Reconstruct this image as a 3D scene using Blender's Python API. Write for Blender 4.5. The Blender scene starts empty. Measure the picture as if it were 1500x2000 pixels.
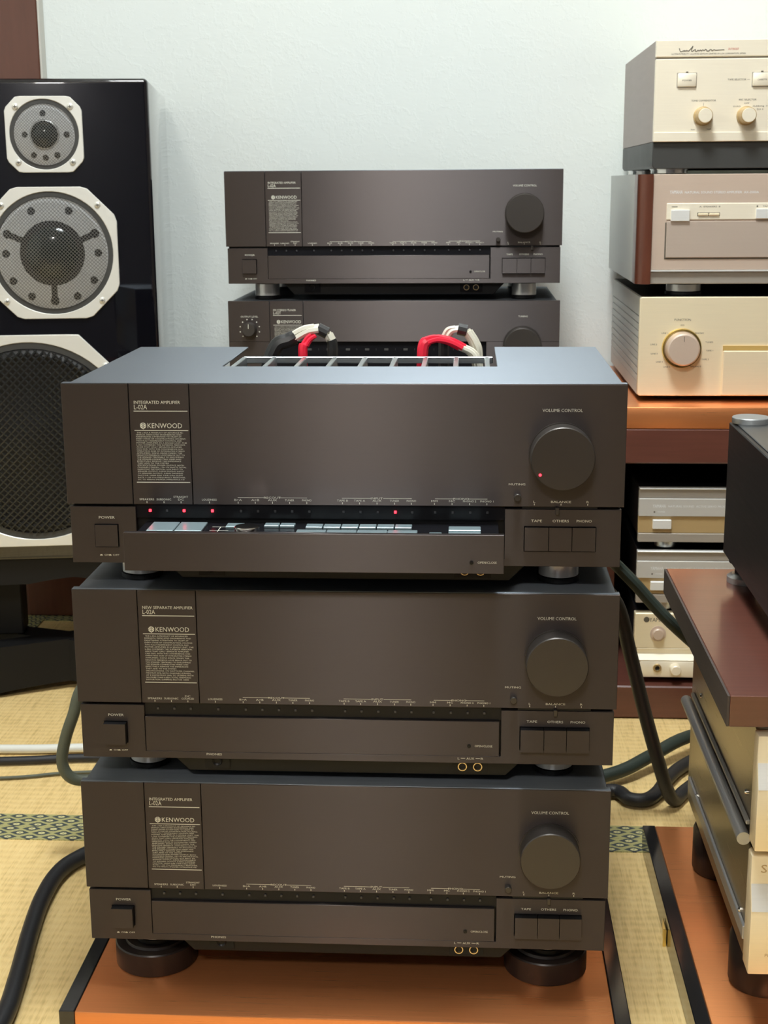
import bpy, bmesh, math, random
from mathutils import Vector, Matrix
R = math.radians
S = bpy.context.scene
COL = S.collection
random.seed(7)

# ---------------------------------------------------------------- camera, world, exposure
cam_d = bpy.data.cameras.new('camera')
cam = bpy.data.objects.new('camera', cam_d)
COL.objects.link(cam)
S.camera = cam
cam.location = (0.1122, -1.1864, 0.7665)
cam.rotation_euler = (R(76.98), R(0.395), R(3.444))
cam_d.sensor_fit = 'VERTICAL'
cam_d.sensor_height = 36.0
cam_d.lens = 2773 / 2000 * 36.0
cam_d.clip_start = 0.02
cam_d.dof.use_dof = True
cam_d.dof.focus_distance = 1.24
cam_d.dof.aperture_fstop = 26.0
w = bpy.data.worlds.new('world')
S.world = w
w.use_nodes = True
w.node_tree.nodes['Background'].inputs[0].default_value = (0.8, 0.9, 1.0, 1)
w.node_tree.nodes['Background'].inputs[1].default_value = 0.0
S.view_settings.view_transform = 'Standard'
S.view_settings.look = 'None'
S.view_settings.gamma = 1.0
S.view_settings.exposure = 0.13
LAMP_POS = (0.06, -0.10, 2.36)
LAMP_POWER = 66.0
LAMP2_POS = (-0.25, -2.7, 2.36)
LAMP2_POWER = 150.0


# ---------------------------------------------------------------- node helpers
def new_mat(name):
    m = bpy.data.materials.new(name)
    m.use_nodes = True
    nt = m.node_tree
    return m, nt, nt.nodes['Principled BSDF']


def node(nt, typ, **kw):
    n = nt.nodes.new(typ)
    for k, v in kw.items():
        setattr(n, k, v)
    return n


def mth(nt, op, a, b=None, c=None):
    n = node(nt, 'ShaderNodeMath', operation=op)
    for i, v in enumerate((a, b, c)):
        if v is None:
            continue
        if isinstance(v, (int, float)):
            n.inputs[i].default_value = v
        else:
            nt.links.new(v, n.inputs[i])
    return n.outputs[0]


def mixc(nt, fac, c1, c2):
    n = node(nt, 'ShaderNodeMix', data_type='RGBA')
    for idx, v in ((0, fac), (6, c1), (7, c2)):
        if isinstance(v, (int, float)):
            n.inputs[idx].default_value = v
        elif isinstance(v, tuple):
            n.inputs[idx].default_value = (*v, 1)
        else:
            nt.links.new(v, n.inputs[idx])
    return n.outputs[2]


def coords(nt, scale=(1, 1, 1), kind='Object'):
    tc = node(nt, 'ShaderNodeTexCoord')
    mp = node(nt, 'ShaderNodeMapping')
    mp.inputs['Scale'].default_value = scale
    nt.links.new(tc.outputs[kind], mp.inputs['Vector'])
    return mp.outputs[0]


def noise(nt, vec, scale=5, detail=2, rough=0.5):
    n = node(nt, 'ShaderNodeTexNoise')
    n.inputs['Scale'].default_value = scale
    n.inputs['Detail'].default_value = detail
    n.inputs['Roughness'].default_value = rough
    nt.links.new(vec, n.inputs['Vector'])
    return n.outputs['Fac']


def bump(nt, height, strength=0.2, dist=0.001):
    b = node(nt, 'ShaderNodeBump')
    b.inputs['Strength'].default_value = strength
    b.inputs['Distance'].default_value = dist
    nt.links.new(height, b.inputs['Height'])
    return b.outputs[0]


def plain(name, col, rough=0.5, metal=0.0, spec=0.5, coat=0.0, grain=0.0):
    m, nt, p = new_mat(name)
    p.inputs['Base Color'].default_value = (*col, 1)
    p.inputs['Roughness'].default_value = rough
    p.inputs['Metallic'].default_value = metal
    p.inputs['Specular IOR Level'].default_value = spec
    p.inputs['Coat Weight'].default_value = coat
    p.inputs['Coat Roughness'].default_value = 0.03
    if grain:
        n = noise(nt, coords(nt), 900, 2)
        nt.links.new(bump(nt, n, grain, 0.0004), p.inputs['Normal'])
        r2 = noise(nt, coords(nt), 14, 3)
        nt.links.new(mth(nt, 'MULTIPLY_ADD', r2, 0.12, rough - 0.06), p.inputs['Roughness'])
    return m


def brushed(name, col, rough=0.3, stretch=(3, 300, 300), aniso=0.0, var=0.12, bmp=0.05, metal=1.0, tangent=None, rot=0.25):
    """Brushed metal: long fine streaks along the axis with the small stretch value."""
    m, nt, p = new_mat(name)
    n = noise(nt, coords(nt, stretch), 4, 3, 0.6)
    c1 = tuple(v * (1 - var) for v in col)
    c2 = tuple(min(1, v * (1 + var)) for v in col)
    nt.links.new(mixc(nt, n, c1, c2), p.inputs['Base Color'])
    p.inputs['Metallic'].default_value = metal
    nt.links.new(mth(nt, 'MULTIPLY_ADD', n, 0.14, rough - 0.07), p.inputs['Roughness'])
    if bmp:
        nt.links.new(bump(nt, n, bmp, 0.0005), p.inputs['Normal'])
    if aniso:
        p.inputs['Anisotropic'].default_value = aniso
        p.inputs['Anisotropic Rotation'].default_value = rot
        t = node(nt, 'ShaderNodeTangent', direction_type='RADIAL', axis=tangent or 'Z')
        nt.links.new(t.outputs[0], p.inputs['Tangent'])
    return m


def wood(name, c1, c2, stretch=(3, 40, 40), rough=0.35, coat=0.0):
    m, nt, p = new_mat(name)
    n = noise(nt, coords(nt, stretch), 3, 6, 0.6)
    n2 = noise(nt, coords(nt, (2, 2, 2)), 3, 2)
    f = mth(nt, 'MULTIPLY_ADD', n2, 0.4, mth(nt, 'MULTIPLY', n, 0.7))
    nt.links.new(mixc(nt, f, c1, c2), p.inputs['Base Color'])
    p.inputs['Roughness'].default_value = rough
    p.inputs['Coat Weight'].default_value = coat
    p.inputs['Coat Roughness'].default_value = 0.15
    nt.links.new(bump(nt, n, 0.06, 0.001), p.inputs['Normal'])
    return m


def emit(name, col, strength):
    m, nt, p = new_mat(name)
    p.inputs['Base Color'].default_value = (*col, 1)
    p.inputs['Emission Color'].default_value = (*col, 1)
    p.inputs['Emission Strength'].default_value = strength
    return m


def wall_mat():
    m, nt, p = new_mat('embossed_wallpaper')
    v = coords(nt)
    a = noise(nt, v, 22, 5, 0.65)
    b = noise(nt, coords(nt, (1, 1, 2.2)), 60, 3, 0.6)
    rid = mth(nt, 'ABSOLUTE', mth(nt, 'SUBTRACT', a, 0.5))
    rid = mth(nt, 'SMOOTH_MIN', rid, 0.05, 0.03)
    h = mth(nt, 'ADD', mth(nt, 'MULTIPLY', rid, -5.0), mth(nt, 'MULTIPLY', b, 0.35))
    nt.links.new(bump(nt, h, 0.45, 0.0016), p.inputs['Normal'])
    p.inputs['Base Color'].default_value = (0.76, 0.80, 0.765, 1)
    p.inputs['Roughness'].default_value = 0.75
    return m


def tatami_mat():
    m, nt, p = new_mat('woven_rush')
    st = noise(nt, coords(nt, (420, 14, 1)), 1.0, 2, 0.6)
    st2 = noise(nt, coords(nt, (170, 22, 1)), 1.0, 3, 0.6)
    big = noise(nt, coords(nt, (5, 5, 1)), 1.0, 3, 0.6)
    tc = node(nt, 'ShaderNodeTexCoord')
    sx = node(nt, 'ShaderNodeSeparateXYZ')
    nt.links.new(tc.outputs['Object'], sx.inputs[0])
    wob = noise(nt, coords(nt, (60, 30, 1)), 1.0, 2, 0.5)
    rib = mth(nt, 'SINE', mth(nt, 'ADD', mth(nt, 'MULTIPLY', sx.outputs[1], 2 * math.pi / 0.0135), mth(nt, 'MULTIPLY', wob, 4.0)))
    f = mth(nt, 'ADD', mth(nt, 'MULTIPLY', st, 0.62), mth(nt, 'MULTIPLY', st2, 0.55))
    f = mth(nt, 'ADD', f, mth(nt, 'MULTIPLY', rib, 0.05))
    f = mth(nt, 'ADD', f, mth(nt, 'MULTIPLY', big, 0.3))
    f = mth(nt, 'SUBTRACT', f, 0.42)
    ramp = node(nt, 'ShaderNodeValToRGB')
    cr = ramp.color_ramp
    cr.elements[0].position = 0.0
    cr.elements[0].color = (0.50, 0.335, 0.12, 1)
    cr.elements[1].position = 0.85
    cr.elements[1].color = (0.88, 0.70, 0.36, 1)
    e = cr.elements.new(0.32)
    e.color = (0.80, 0.575, 0.25, 1)
    nt.links.new(f, ramp.inputs[0])
    nt.links.new(ramp.outputs[0], p.inputs['Base Color'])
    p.inputs['Roughness'].default_value = 0.5
    h = mth(nt, 'ADD', mth(nt, 'MULTIPLY', st, 0.8), mth(nt, 'MULTIPLY', rib, 0.25))
    nt.links.new(bump(nt, h, 0.5, 0.0012), p.inputs['Normal'])
    return m


def heri_mat():
    """Woven mat border: rows of navy lozenges with pale flowers on olive."""
    m, nt, p = new_mat('woven_border_cloth')
    tc = node(nt, 'ShaderNodeTexCoord')
    sx = node(nt, 'ShaderNodeSeparateXYZ')
    nt.links.new(tc.outputs['Object'], sx.inputs[0])
    v = mth(nt, 'MULTIPLY', sx.outputs[1], 3 / 0.034)
    row = mth(nt, 'FLOOR', v)
    fv = mth(nt, 'SUBTRACT', mth(nt, 'FRACT', v), 0.5)
    u = mth(nt, 'ADD', mth(nt, 'DIVIDE', sx.outputs[0], 0.0268), mth(nt, 'MULTIPLY', row, 0.57))
    fu = mth(nt, 'SUBTRACT', mth(nt, 'FRACT', u), 0.5)
    au = mth(nt, 'ABSOLUTE', fu)
    av = mth(nt, 'ABSOLUTE', fv)
    loz = mth(nt, 'ADD', mth(nt, 'DIVIDE', au, 0.45), mth(nt, 'DIVIDE', av, 0.62))
    dark = mth(nt, 'LESS_THAN', loz, 1.0)
    rr = mth(nt, 'ADD', mth(nt, 'POWER', mth(nt, 'DIVIDE', au, 0.17), 2.0), mth(nt, 'POWER', mth(nt, 'DIVIDE', av, 0.27), 2.0))
    ang = mth(nt, 'ARCTAN2', mth(nt, 'MULTIPLY', fv, 1.0), mth(nt, 'MULTIPLY', fu, 1.6))
    pet = mth(nt, 'MULTIPLY_ADD', mth(nt, 'SINE', mth(nt, 'MULTIPLY', ang, 8.0)), 0.18, 0.9)
    fl = mth(nt, 'LESS_THAN', rr, pet)
    core = mth(nt, 'LESS_THAN', rr, 0.05)
    stripe = mth(nt, 'SINE', mth(nt, 'MULTIPLY', mth(nt, 'ADD', mth(nt, 'MULTIPLY', fu, 1.3), fv), 26.0))
    base = mixc(nt, mth(nt, 'GREATER_THAN', stripe, 0.55), (0.50, 0.455, 0.19), (0.31, 0.29, 0.11))
    c = mixc(nt, dark, base, (0.035, 0.05, 0.06))
    c = mixc(nt, fl, c, (0.66, 0.60, 0.29))
    c = mixc(nt, core, c, (0.08, 0.09, 0.07))
    fine = noise(nt, coords(nt, (900, 900, 1)), 1, 2)
    c2 = mixc(nt, mth(nt, 'MULTIPLY', fine, 0.35), c, (0.10, 0.10, 0.05))
    nt.links.new(c2, p.inputs['Base Color'])
    p.inputs['Roughness'].default_value = 0.7
    nt.links.new(bump(nt, fine, 0.3, 0.0005), p.inputs['Normal'])
    return m


M = {}
M['wall'] = wall_mat()
M['darkwall'] = wood('dark_wall_boards', (0.05, 0.05, 0.056), (0.11, 0.11, 0.12), (14, 14, 2), 0.5)
M['midwall'] = wood('brown_wall_boards', (0.12, 0.105, 0.09), (0.24, 0.20, 0.17), (14, 14, 2), 0.5)
M['ceiling'] = plain('ceiling_board', (0.75, 0.74, 0.70), 0.8, grain=0.1)
M['tatami'] = tatami_mat()
M['heri'] = heri_mat()
M['post'] = wood('dark_post_wood', (0.045, 0.016, 0.010), (0.16, 0.062, 0.040), (14, 14, 2), 0.28, 0.4)
M['strip'] = plain('pale_edge_strip', (0.6, 0.58, 0.52), 0.5, grain=0.05)
M['panel'] = brushed('brown_anodised_panel', (0.069, 0.0575, 0.0550), 0.35, (5, 400, 400), 1.0, 0.05, 0.0, metal=0.62)
M['cover'] = brushed('black_brushed_cover', (0.165, 0.185, 0.210), 0.45, (5, 260, 260), 0.88, 0.22, 0.01, metal=0.8, tangent='X', rot=0.0)
M['knob'] = plain('black_satin_metal', (0.068, 0.060, 0.054), 0.40, 0.5, grain=0.04)
M['black'] = plain('black_plastic', (0.008, 0.008, 0.009), 0.4, 0.0, 0.3, grain=0.05)
M['smoke'] = plain('smoked_black_window', (0.010, 0.010, 0.012), 0.22, 0.0, 0.2)
M['print'] = plain('pale_print', (0.72, 0.72, 0.62), 0.6)
M['printdim'] = plain('grey_print', (0.06, 0.06, 0.06), 0.6)
M['lamp_off'] = plain('dark_lamp_lens', (0.05, 0.05, 0.055), 0.25)
M['lamp_on'] = emit('red_lamp_lens', (1.0, 0.02, 0.035), 6.0)
M['chrome'] = brushed('turned_aluminium', (0.78, 0.77, 0.75), 0.16, (300, 300, 3), 0, 0.05, 0)
M['footsilver'] = brushed('turned_foot_silver', (0.86, 0.85, 0.83), 0.24, (300, 300, 3), 0, 0.05, 0, metal=0.45)
M['gold_ring'] = plain('gold_plate', (0.80, 0.62, 0.36), 0.25, 0.9)
M['key'] = plain('pale_blue_key', (0.42, 0.54, 0.58), 0.3, 0.6, grain=0.05)
M['alu'] = brushed('bare_aluminium', (0.66, 0.70, 0.72), 0.32, (4, 300, 300), 0, 0.1, 0.02)
M['gloss'] = plain('black_piano_lacquer', (0.004, 0.004, 0.006), 0.03, 0.0, 0.6, 0.6)
M['plate'] = plain('cream_driver_plate', (0.78, 0.77, 0.71), 0.35, 0.25, grain=0.06)
M['dring'] = plain('dark_grey_ring', (0.045, 0.045, 0.042), 0.5, grain=0.05)
M['silver'] = plain('silver_grille_backing', (0.62, 0.63, 0.63), 0.45, 0.3, grain=0.05)
M['wire'] = plain('grey_mesh_wire', (0.26, 0.265, 0.265), 0.35, 0.7)
M['screw'] = plain('silver_screw', (0.75, 0.74, 0.68), 0.38, 0.6)
M['wire_dark'] = plain('black_mesh_wire', (0.045, 0.047, 0.047), 0.25, 0.5)
M['cone'] = plain('black_cone', (0.012, 0.012, 0.012), 0.45, grain=0.1)
M['dome'] = plain('glossy_dome', (0.02, 0.026, 0.024), 0.08, 0.2)
M['stand'] = plain('black_wood_stand', (0.0075, 0.0072, 0.0072), 0.5, 0, 0.25, grain=0.1)
M['copper'] = brushed('brushed_copper', (0.90, 0.34, 0.125), 0.30, (2.5, 300, 300), 0.0, 0.10, 0.03, metal=0.75)
M['trim'] = plain('black_gloss_edge', (0.012, 0.012, 0.013), 0.12, 0.0, 0.9, grain=0.02)
M['puck'] = plain('black_brown_puck', (0.022, 0.016, 0.015), 0.34, 0.2, grain=0.06)
M['gold'] = brushed('champagne_gold', (0.93, 0.81, 0.57), 0.42, (4, 260, 260), 0.0, 0.05, 0.02, metal=0.28)
M['gold_pale'] = brushed('pale_champagne', (0.97, 0.88, 0.71), 0.42, (4, 260, 260), 0.0, 0.05, 0.02, metal=0.28)
M['gold_dark'] = brushed('ochre_band', (0.52, 0.37, 0.18), 0.42, (4, 260, 260), 0.0, 0.05, 0.02, metal=0.28)
M['silverface'] = brushed('silver_face', (0.84, 0.84, 0.81), 0.40, (4, 260, 260), 0.0, 0.05, 0.02, metal=0.28)
M['greyface'] = brushed('grey_face', (0.40, 0.36, 0.31), 0.42, (4, 260, 260), 0.0, 0.05, 0.02, metal=0.28)
M['rosegrey'] = brushed('pinkish_bronze_face', (0.66, 0.52, 0.42), 0.42, (4, 260, 260), 0.0, 0.04, 0.02, metal=0.28)
M['rosegrey2'] = brushed('bronze_flap', (0.56, 0.46, 0.385), 0.42, (4, 260, 260), 0.0, 0.04, 0.02, metal=0.28)
M['capgrey'] = plain('grey_cap', (0.36, 0.37, 0.37), 0.4, 0.5, grain=0.04)
M['silverband'] = brushed('silver_band', (0.60, 0.585, 0.55), 0.42, (4, 260, 260), 0.0, 0.05, 0.02, metal=0.28)
M['ochre'] = plain('ochre_strip', (0.72, 0.48, 0.16), 0.4, 0.3)
M['sidegrey'] = plain('pale_grey_side', (0.62, 0.63, 0.60), 0.55, grain=0.05)
M['sidelux'] = wood('greyish_wood_side', (0.34, 0.29, 0.26), (0.45, 0.38, 0.35), (10, 3, 30), 0.5)
M['redwood'] = wood('red_brown_wood', (0.045, 0.012, 0.006), (0.16, 0.048, 0.024), (30, 30, 3), 0.3, 0.3)
M['mahog'] = wood('dark_mahogany_board', (0.065, 0.022, 0.015), (0.165, 0.056, 0.038), (3, 60, 60), 0.36, 0.3)
M['mahog_top'] = wood('polished_mahogany_board', (0.075, 0.026, 0.018), (0.19, 0.068, 0.046), (3, 60, 60), 0.30, 0.8)
M['mahog_side'] = wood('raw_board_edge', (0.035, 0.027, 0.024), (0.095, 0.075, 0.065), (60, 6, 60), 0.6)
M['steel'] = brushed('olive_steel_side', (0.42, 0.37, 0.28), 0.30, (300, 4, 300), 0, 0.08, 0.02)
M['rail'] = plain('grey_rail', (0.46, 0.46, 0.45), 0.35, 0.6)
M['device'] = brushed('dark_grey_device', (0.085, 0.085, 0.088), 0.42, (12, 4, 60), 0, 0.15, 0.05)
M['devicetop'] = brushed('grey_device_top', (0.27, 0.28, 0.29), 0.36, (4, 200, 200), 0, 0.12, 0.03)
M['inkdark'] = plain('dark_print', (0.10, 0.085, 0.06), 0.6)
M['inkred'] = plain('red_print', (0.55, 0.10, 0.06), 0.6)
M['inkwhite'] = plain('white_print', (0.85, 0.87, 0.88), 0.5)
M['wire_red'] = plain('red_wire', (0.80, 0.015, 0.045), 0.35)
M['wire_white'] = plain('white_wire', (0.72, 0.69, 0.58), 0.45, grain=0.05)
M['sleeve'] = plain('black_sleeve', (0.016, 0.016, 0.016), 0.35, grain=0.1)
M['cable_black'] = plain('black_cable', (0.014, 0.014, 0.016), 0.5, grain=0.2)
M['cable_green'] = plain('dark_green_cable', (0.024, 0.036, 0.028), 0.55, grain=0.3)
M['cable_sage'] = plain('weathered_green_cable', (0.085, 0.095, 0.068), 0.55, grain=0.4)
M['cable_white'] = plain('white_cable', (0.72, 0.72, 0.66), 0.45, grain=0.1)
M['brass'] = plain('brass', (0.80, 0.60, 0.20), 0.25, 1.0)
M['diffuser'] = emit('lamp_diffuser', (0.92, 0.98, 1.0), LAMP_POWER)
M['diffuser2'] = emit('lamp_diffuser_b', (1.0, 0.96, 0.90), LAMP2_POWER)
M['housing'] = plain('white_lamp_housing', (0.8, 0.8, 0.78), 0.5)


# ---------------------------------------------------------------- mesh builder
class B:
    def __init__(s):
        s.v = []
        s.f = []
        s.m = []

    def add(s, vs, fs, mi=0):
        o = len(s.v)
        s.v += [tuple(p) for p in vs]
        s.f += [tuple(i + o for i in f) for f in fs]
        s.m += [mi] * len(fs)
        return s

    def box(s, x0, x1, y0, y1, z0, z1, mi=0, front=None):
        vs = [(x0, y0, z0), (x1, y0, z0), (x1, y1, z0), (x0, y1, z0), (x0, y0, z1), (x1, y0, z1), (x1, y1, z1), (x0, y1, z1)]
        fs = [(0, 3, 2, 1), (4, 5, 6, 7), (0, 1, 5, 4), (2, 3, 7, 6), (1, 2, 6, 5), (3, 0, 4, 7)]
        s.add(vs, fs, mi)
        if front is not None:
            s.m[-4] = front
        return s

    def plate(s, xs, zs, solid, y0, y1, axes='xz'):
        """Plate on a grid of cells; solid(i, j) says which cells are filled, the rest are openings."""
        nx, nz = len(xs), len(zs)
        idx = {}
        vs = []

        def vid(i, j, k):
            key = (i, j, k)
            if key not in idx:
                idx[key] = len(vs)
                d = (y0, y1)[k]
                vs.append((xs[i], d, zs[j]) if axes == 'xz' else (xs[i], zs[j], d))
            return idx[key]
        fs = []
        ok = lambda i, j: 0 <= i < nx - 1 and 0 <= j < nz - 1 and solid(i, j)
        for i in range(nx - 1):
            for j in range(nz - 1):
                if not ok(i, j):
                    continue
                fs.append((vid(i, j, 0), vid(i + 1, j, 0), vid(i + 1, j + 1, 0), vid(i, j + 1, 0)))
                fs.append((vid(i, j, 1), vid(i, j + 1, 1), vid(i + 1, j + 1, 1), vid(i + 1, j, 1)))
                for (di, dj, a, b) in ((-1, 0, (i, j), (i, j + 1)), (1, 0, (i + 1, j), (i + 1, j + 1)), (0, -1, (i, j), (i + 1, j)), (0, 1, (i, j + 1), (i + 1, j + 1))):
                    if not ok(i + di, j + dj):
                        fs.append((vid(*a, 0), vid(*b, 0), vid(*b, 1), vid(*a, 1)))
        return s.add(vs, fs)

    def lathe(s, prof, c=(0, 0, 0), axis='z', seg=32, mi=0):
        """prof: (radius, height) pairs; a zero radius closes the end."""
        rings = []
        vs = []
        for r, h in prof:
            if r <= 1e-7:
                rings.append([len(vs)])
                vs.append((0, 0, h))
            else:
                rings.append(list(range(len(vs), len(vs) + seg)))
                for k in range(seg):
                    a = 2 * math.pi * k / seg
                    vs.append((r * math.cos(a), r * math.sin(a), h))
        fs = []
        for A, Bq in zip(rings, rings[1:]):
            for k in range(seg):
                k2 = (k + 1) % seg
                if len(A) == 1 and len(Bq) == 1:
                    continue
                if len(A) == 1:
                    fs.append((A[0], Bq[k2], Bq[k]))
                elif len(Bq) == 1:
                    fs.append((A[k], A[k2], Bq[0]))
                else:
                    fs.append((A[k], A[k2], Bq[k2], Bq[k]))
        if axis == 'y':
            vs = [(x, z, y) for x, y, z in vs]
        if axis == 'x':
            vs = [(z, x, y) for x, y, z in vs]
        return s.add([(x + c[0], y + c[1], z + c[2]) for x, y, z in vs], fs, mi)

    def prism(s, poly, a, b, axis='y', mi=0):
        n = len(poly)
        mk = {'y': lambda p, d: (p[0], d, p[1]), 'z': lambda p, d: (p[0], p[1], d), 'x': lambda p, d: (d, p[0], p[1])}[axis]
        vs = [mk(p, a) for p in poly] + [mk(p, b) for p in poly]
        fs = [tuple(range(n)), tuple(range(2 * n - 1, n - 1, -1))]
        fs += [(i, i + n, (i + 1) % n + n, (i + 1) % n) for i in range(n)]
        return s.add(vs, fs, mi)

    def ring(s, outer, inner, y0, y1, mi=0):
        """Flat ring in the XZ plane between two outlines with the same point count."""
        n = len(outer)
        vs = [(p[0], y0, p[1]) for p in outer] + [(p[0], y0, p[1]) for p in inner] + [(p[0], y1, p[1]) for p in outer] + [(p[0], y1, p[1]) for p in inner]
        fs = []
        for i in range(n):
            j = (i + 1) % n
            fs += [(i, j, n + j, n + i), (2 * n + i, 3 * n + i, 3 * n + j, 2 * n + j), (i, 2 * n + i, 2 * n + j, j), (n + i, n + j, 3 * n + j, 3 * n + i)]
        return s.add(vs, fs, mi)

    def tube(s, pts, r, seg=10, mi=0, smooth=True, squash=1.0):
        P = [Vector(p) for p in pts]
        rad = r if isinstance(r, (list, tuple)) else None
        if smooth and len(P) > 2:
            Q = []
            RR = []
            n = len(P)
            for i in range(n - 1):
                p0, p1, p2, p3 = P[max(i - 1, 0)], P[i], P[i + 1], P[min(i + 2, n - 1)]
                for k in range(6):
                    t = k / 6
                    Q.append(0.5 * ((2 * p1) + (p2 - p0) * t + (2 * p0 - 5 * p1 + 4 * p2 - p3) * t * t + (3 * p1 - p0 - 3 * p2 + p3) * t ** 3))
                    if rad:
                        RR.append(rad[i] * (1 - t) + rad[i + 1] * t)
            Q.append(P[-1])
            if rad:
                RR.append(rad[-1])
            P, rad = Q, (RR if rad else None)
        up = Vector((0.13, 0.2, 0.97)).normalized()
        vs = []
        for i, p in enumerate(P):
            t = (P[min(i + 1, len(P) - 1)] - P[max(i - 1, 0)]).normalized()
            if i == 0:
                nrm = (up - t * up.dot(t))
                nrm = nrm.normalized() if nrm.length > 1e-3 else t.orthogonal().normalized()
            else:
                nrm = (nrm - t * nrm.dot(t)).normalized()
            bi = t.cross(nrm)
            rr = rad[i] if rad else r
            for k in range(seg):
                a = 2 * math.pi * k / seg
                vs.append(p + nrm * (math.cos(a) * rr * squash) + bi * (math.sin(a) * rr))
        fs = []
        for i in range(len(P) - 1):
            for k in range(seg):
                k2 = (k + 1) % seg
                fs.append((i * seg + k, i * seg + k2, (i + 1) * seg + k2, (i + 1) * seg + k))
        fs.append(tuple(range(seg - 1, -1, -1)))
        fs.append(tuple((len(P) - 1) * seg + k for k in range(seg)))
        return s.add(vs, fs, mi)


def obj(name, b, mats, parent=None, loc=(0, 0, 0), bevel=0.0, seg=1, smooth=False):
    me = bpy.data.meshes.new(name)
    me.from_pydata(b.v, [], b.f)
    ml = mats if isinstance(mats, list) else [mats]
    for k in ml:
        me.materials.append(M[k])
    if len(ml) > 1:
        for p, mi in zip(me.polygons, b.m):
            p.material_index = mi
    bm = bmesh.new()
    bm.from_mesh(me)
    bmesh.ops.recalc_face_normals(bm, faces=bm.faces)
    if bevel:
        es = [e for e in bm.edges if len(e.link_faces) == 2 and e.calc_face_angle(0) > R(28)]
        bmesh.ops.bevel(bm, geom=es, offset=bevel, segments=seg, profile=0.5, affect='EDGES', clamp_overlap=True)
    bm.to_mesh(me)
    bm.free()
    if smooth or bevel:
        for p in me.polygons:
            p.use_smooth = True
        me.set_sharp_from_angle(angle=R(32))
    o = bpy.data.objects.new(name, me)
    COL.objects.link(o)
    if name == 'lettering':
        o['kind'] = 'stuff'
    o.location = loc
    if parent:
        o.parent = parent
    return o


def thing(name, label, cat, loc=(0, 0, 0), rz=0, group=None):
    o = bpy.data.objects.new(name, None)
    COL.objects.link(o)
    o.empty_display_size = 0.05
    o.location = loc
    o.rotation_euler = (0, 0, rz)
    o['label'] = label
    o['category'] = cat
    if group:
        o['group'] = group
    return o


def tag(o, label, cat, group=None):
    o['label'] = label
    o['category'] = cat
    if group:
        o['group'] = group
    return o


def struct(o, label=None):
    o['kind'] = 'structure'
    if label:
        o['label'] = label
    return o


# ---------------------------------------------------------------- lettering
_cap = {}


def glyphs(txt):
    """Flat triangles of a line of text in units of cap height, starting at x = 0."""
    if txt in _cap:
        return _cap[txt]
    cu = bpy.data.curves.new('t', 'FONT')
    cu.body = txt
    cu.size = 1.0
    cu.resolution_u = 2
    ob = bpy.data.objects.new('t', cu)
    me = bpy.data.meshes.new_from_object(ob)
    vs = [(v.co.x, v.co.y) for v in me.vertices]
    fs = [tuple(p.vertices) for p in me.polygons]
    bpy.data.objects.remove(ob)
    bpy.data.meshes.remove(me)
    bpy.data.curves.remove(cu)
    x0 = min(v[0] for v in vs)
    x1 = max(v[0] for v in vs)
    k = 1 / 0.70
    vs = [((x - x0) * k, y * k) for x, y in vs]
    _cap[txt] = (vs, fs, (x1 - x0) * k)
    return _cap[txt]


def write(b, txt, x, z, h, w=None, align='c', y=-0.0002, wide=1.55, mi=0):
    """Print a line of capitals of height h on an XZ face; w forces the width."""
    vs, fs, wd = glyphs(txt)
    sx = (w / wd) if w else h * wide
    tot = wd * sx
    ox = x - (tot / 2 if align == 'c' else tot if align == 'r' else 0)
    b.add([(ox + a * sx, y, z + c * h) for a, c in vs], fs, mi)


def bar(b, x0, x1, z0, z1, y=-0.0002, mi=0):
    b.add([(x0, y, z0), (x1, y, z0), (x1, y, z1), (x0, y, z1)], [(0, 1, 2, 3)], mi)


def disc(b, x, z, r, y=-0.0002, seg=14, mi=0):
    vs = [(x + r * math.cos(2 * math.pi * k / seg), y, z + r * math.sin(2 * math.pi * k / seg)) for k in range(seg)]
    b.add(vs, [tuple(range(seg))], mi)


def emblem(b, cx, cz, r, y=-0.0002):
    """Round leaf badge: slanting leaf bands inside a circle with a small stem."""
    for sgn in (-1, 1):
        for lo, hi in ((-1.6, -0.62), (-0.47, -0.02), (0.13, 0.5), (0.62, 1.2)):
            N = 9
            for k in range(N):
                xa, xb = 0.07 + k * 0.9 / N, 0.07 + (k + 1) * 0.9 / N
                q = []
                for xx in (xa, xb):
                    c = math.sqrt(max(0, 1 - xx * xx))
                    q.append((xx, max(-c, min(c, lo + 0.55 * xx)), max(-c, min(c, hi + 0.55 * xx))))
                if q[0][2] - q[0][1] < 1e-4 and q[1][2] - q[1][1] < 1e-4:
                    continue
                b.add([(cx + sgn * q[0][0] * r, y, cz + q[0][1] * r), (cx + sgn * q[1][0] * r, y, cz + q[1][1] * r),
                       (cx + sgn * q[1][0] * r, y, cz + q[1][2] * r), (cx + sgn * q[0][0] * r, y, cz + q[0][2] * r)], [(0, 1, 2, 3)])
    b.add([(cx - 0.16 * r, y, cz - 0.95 * r), (cx + 0.16 * r, y, cz - 0.95 * r), (cx, y, cz - 1.3 * r)], [(0, 1, 2)])


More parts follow.
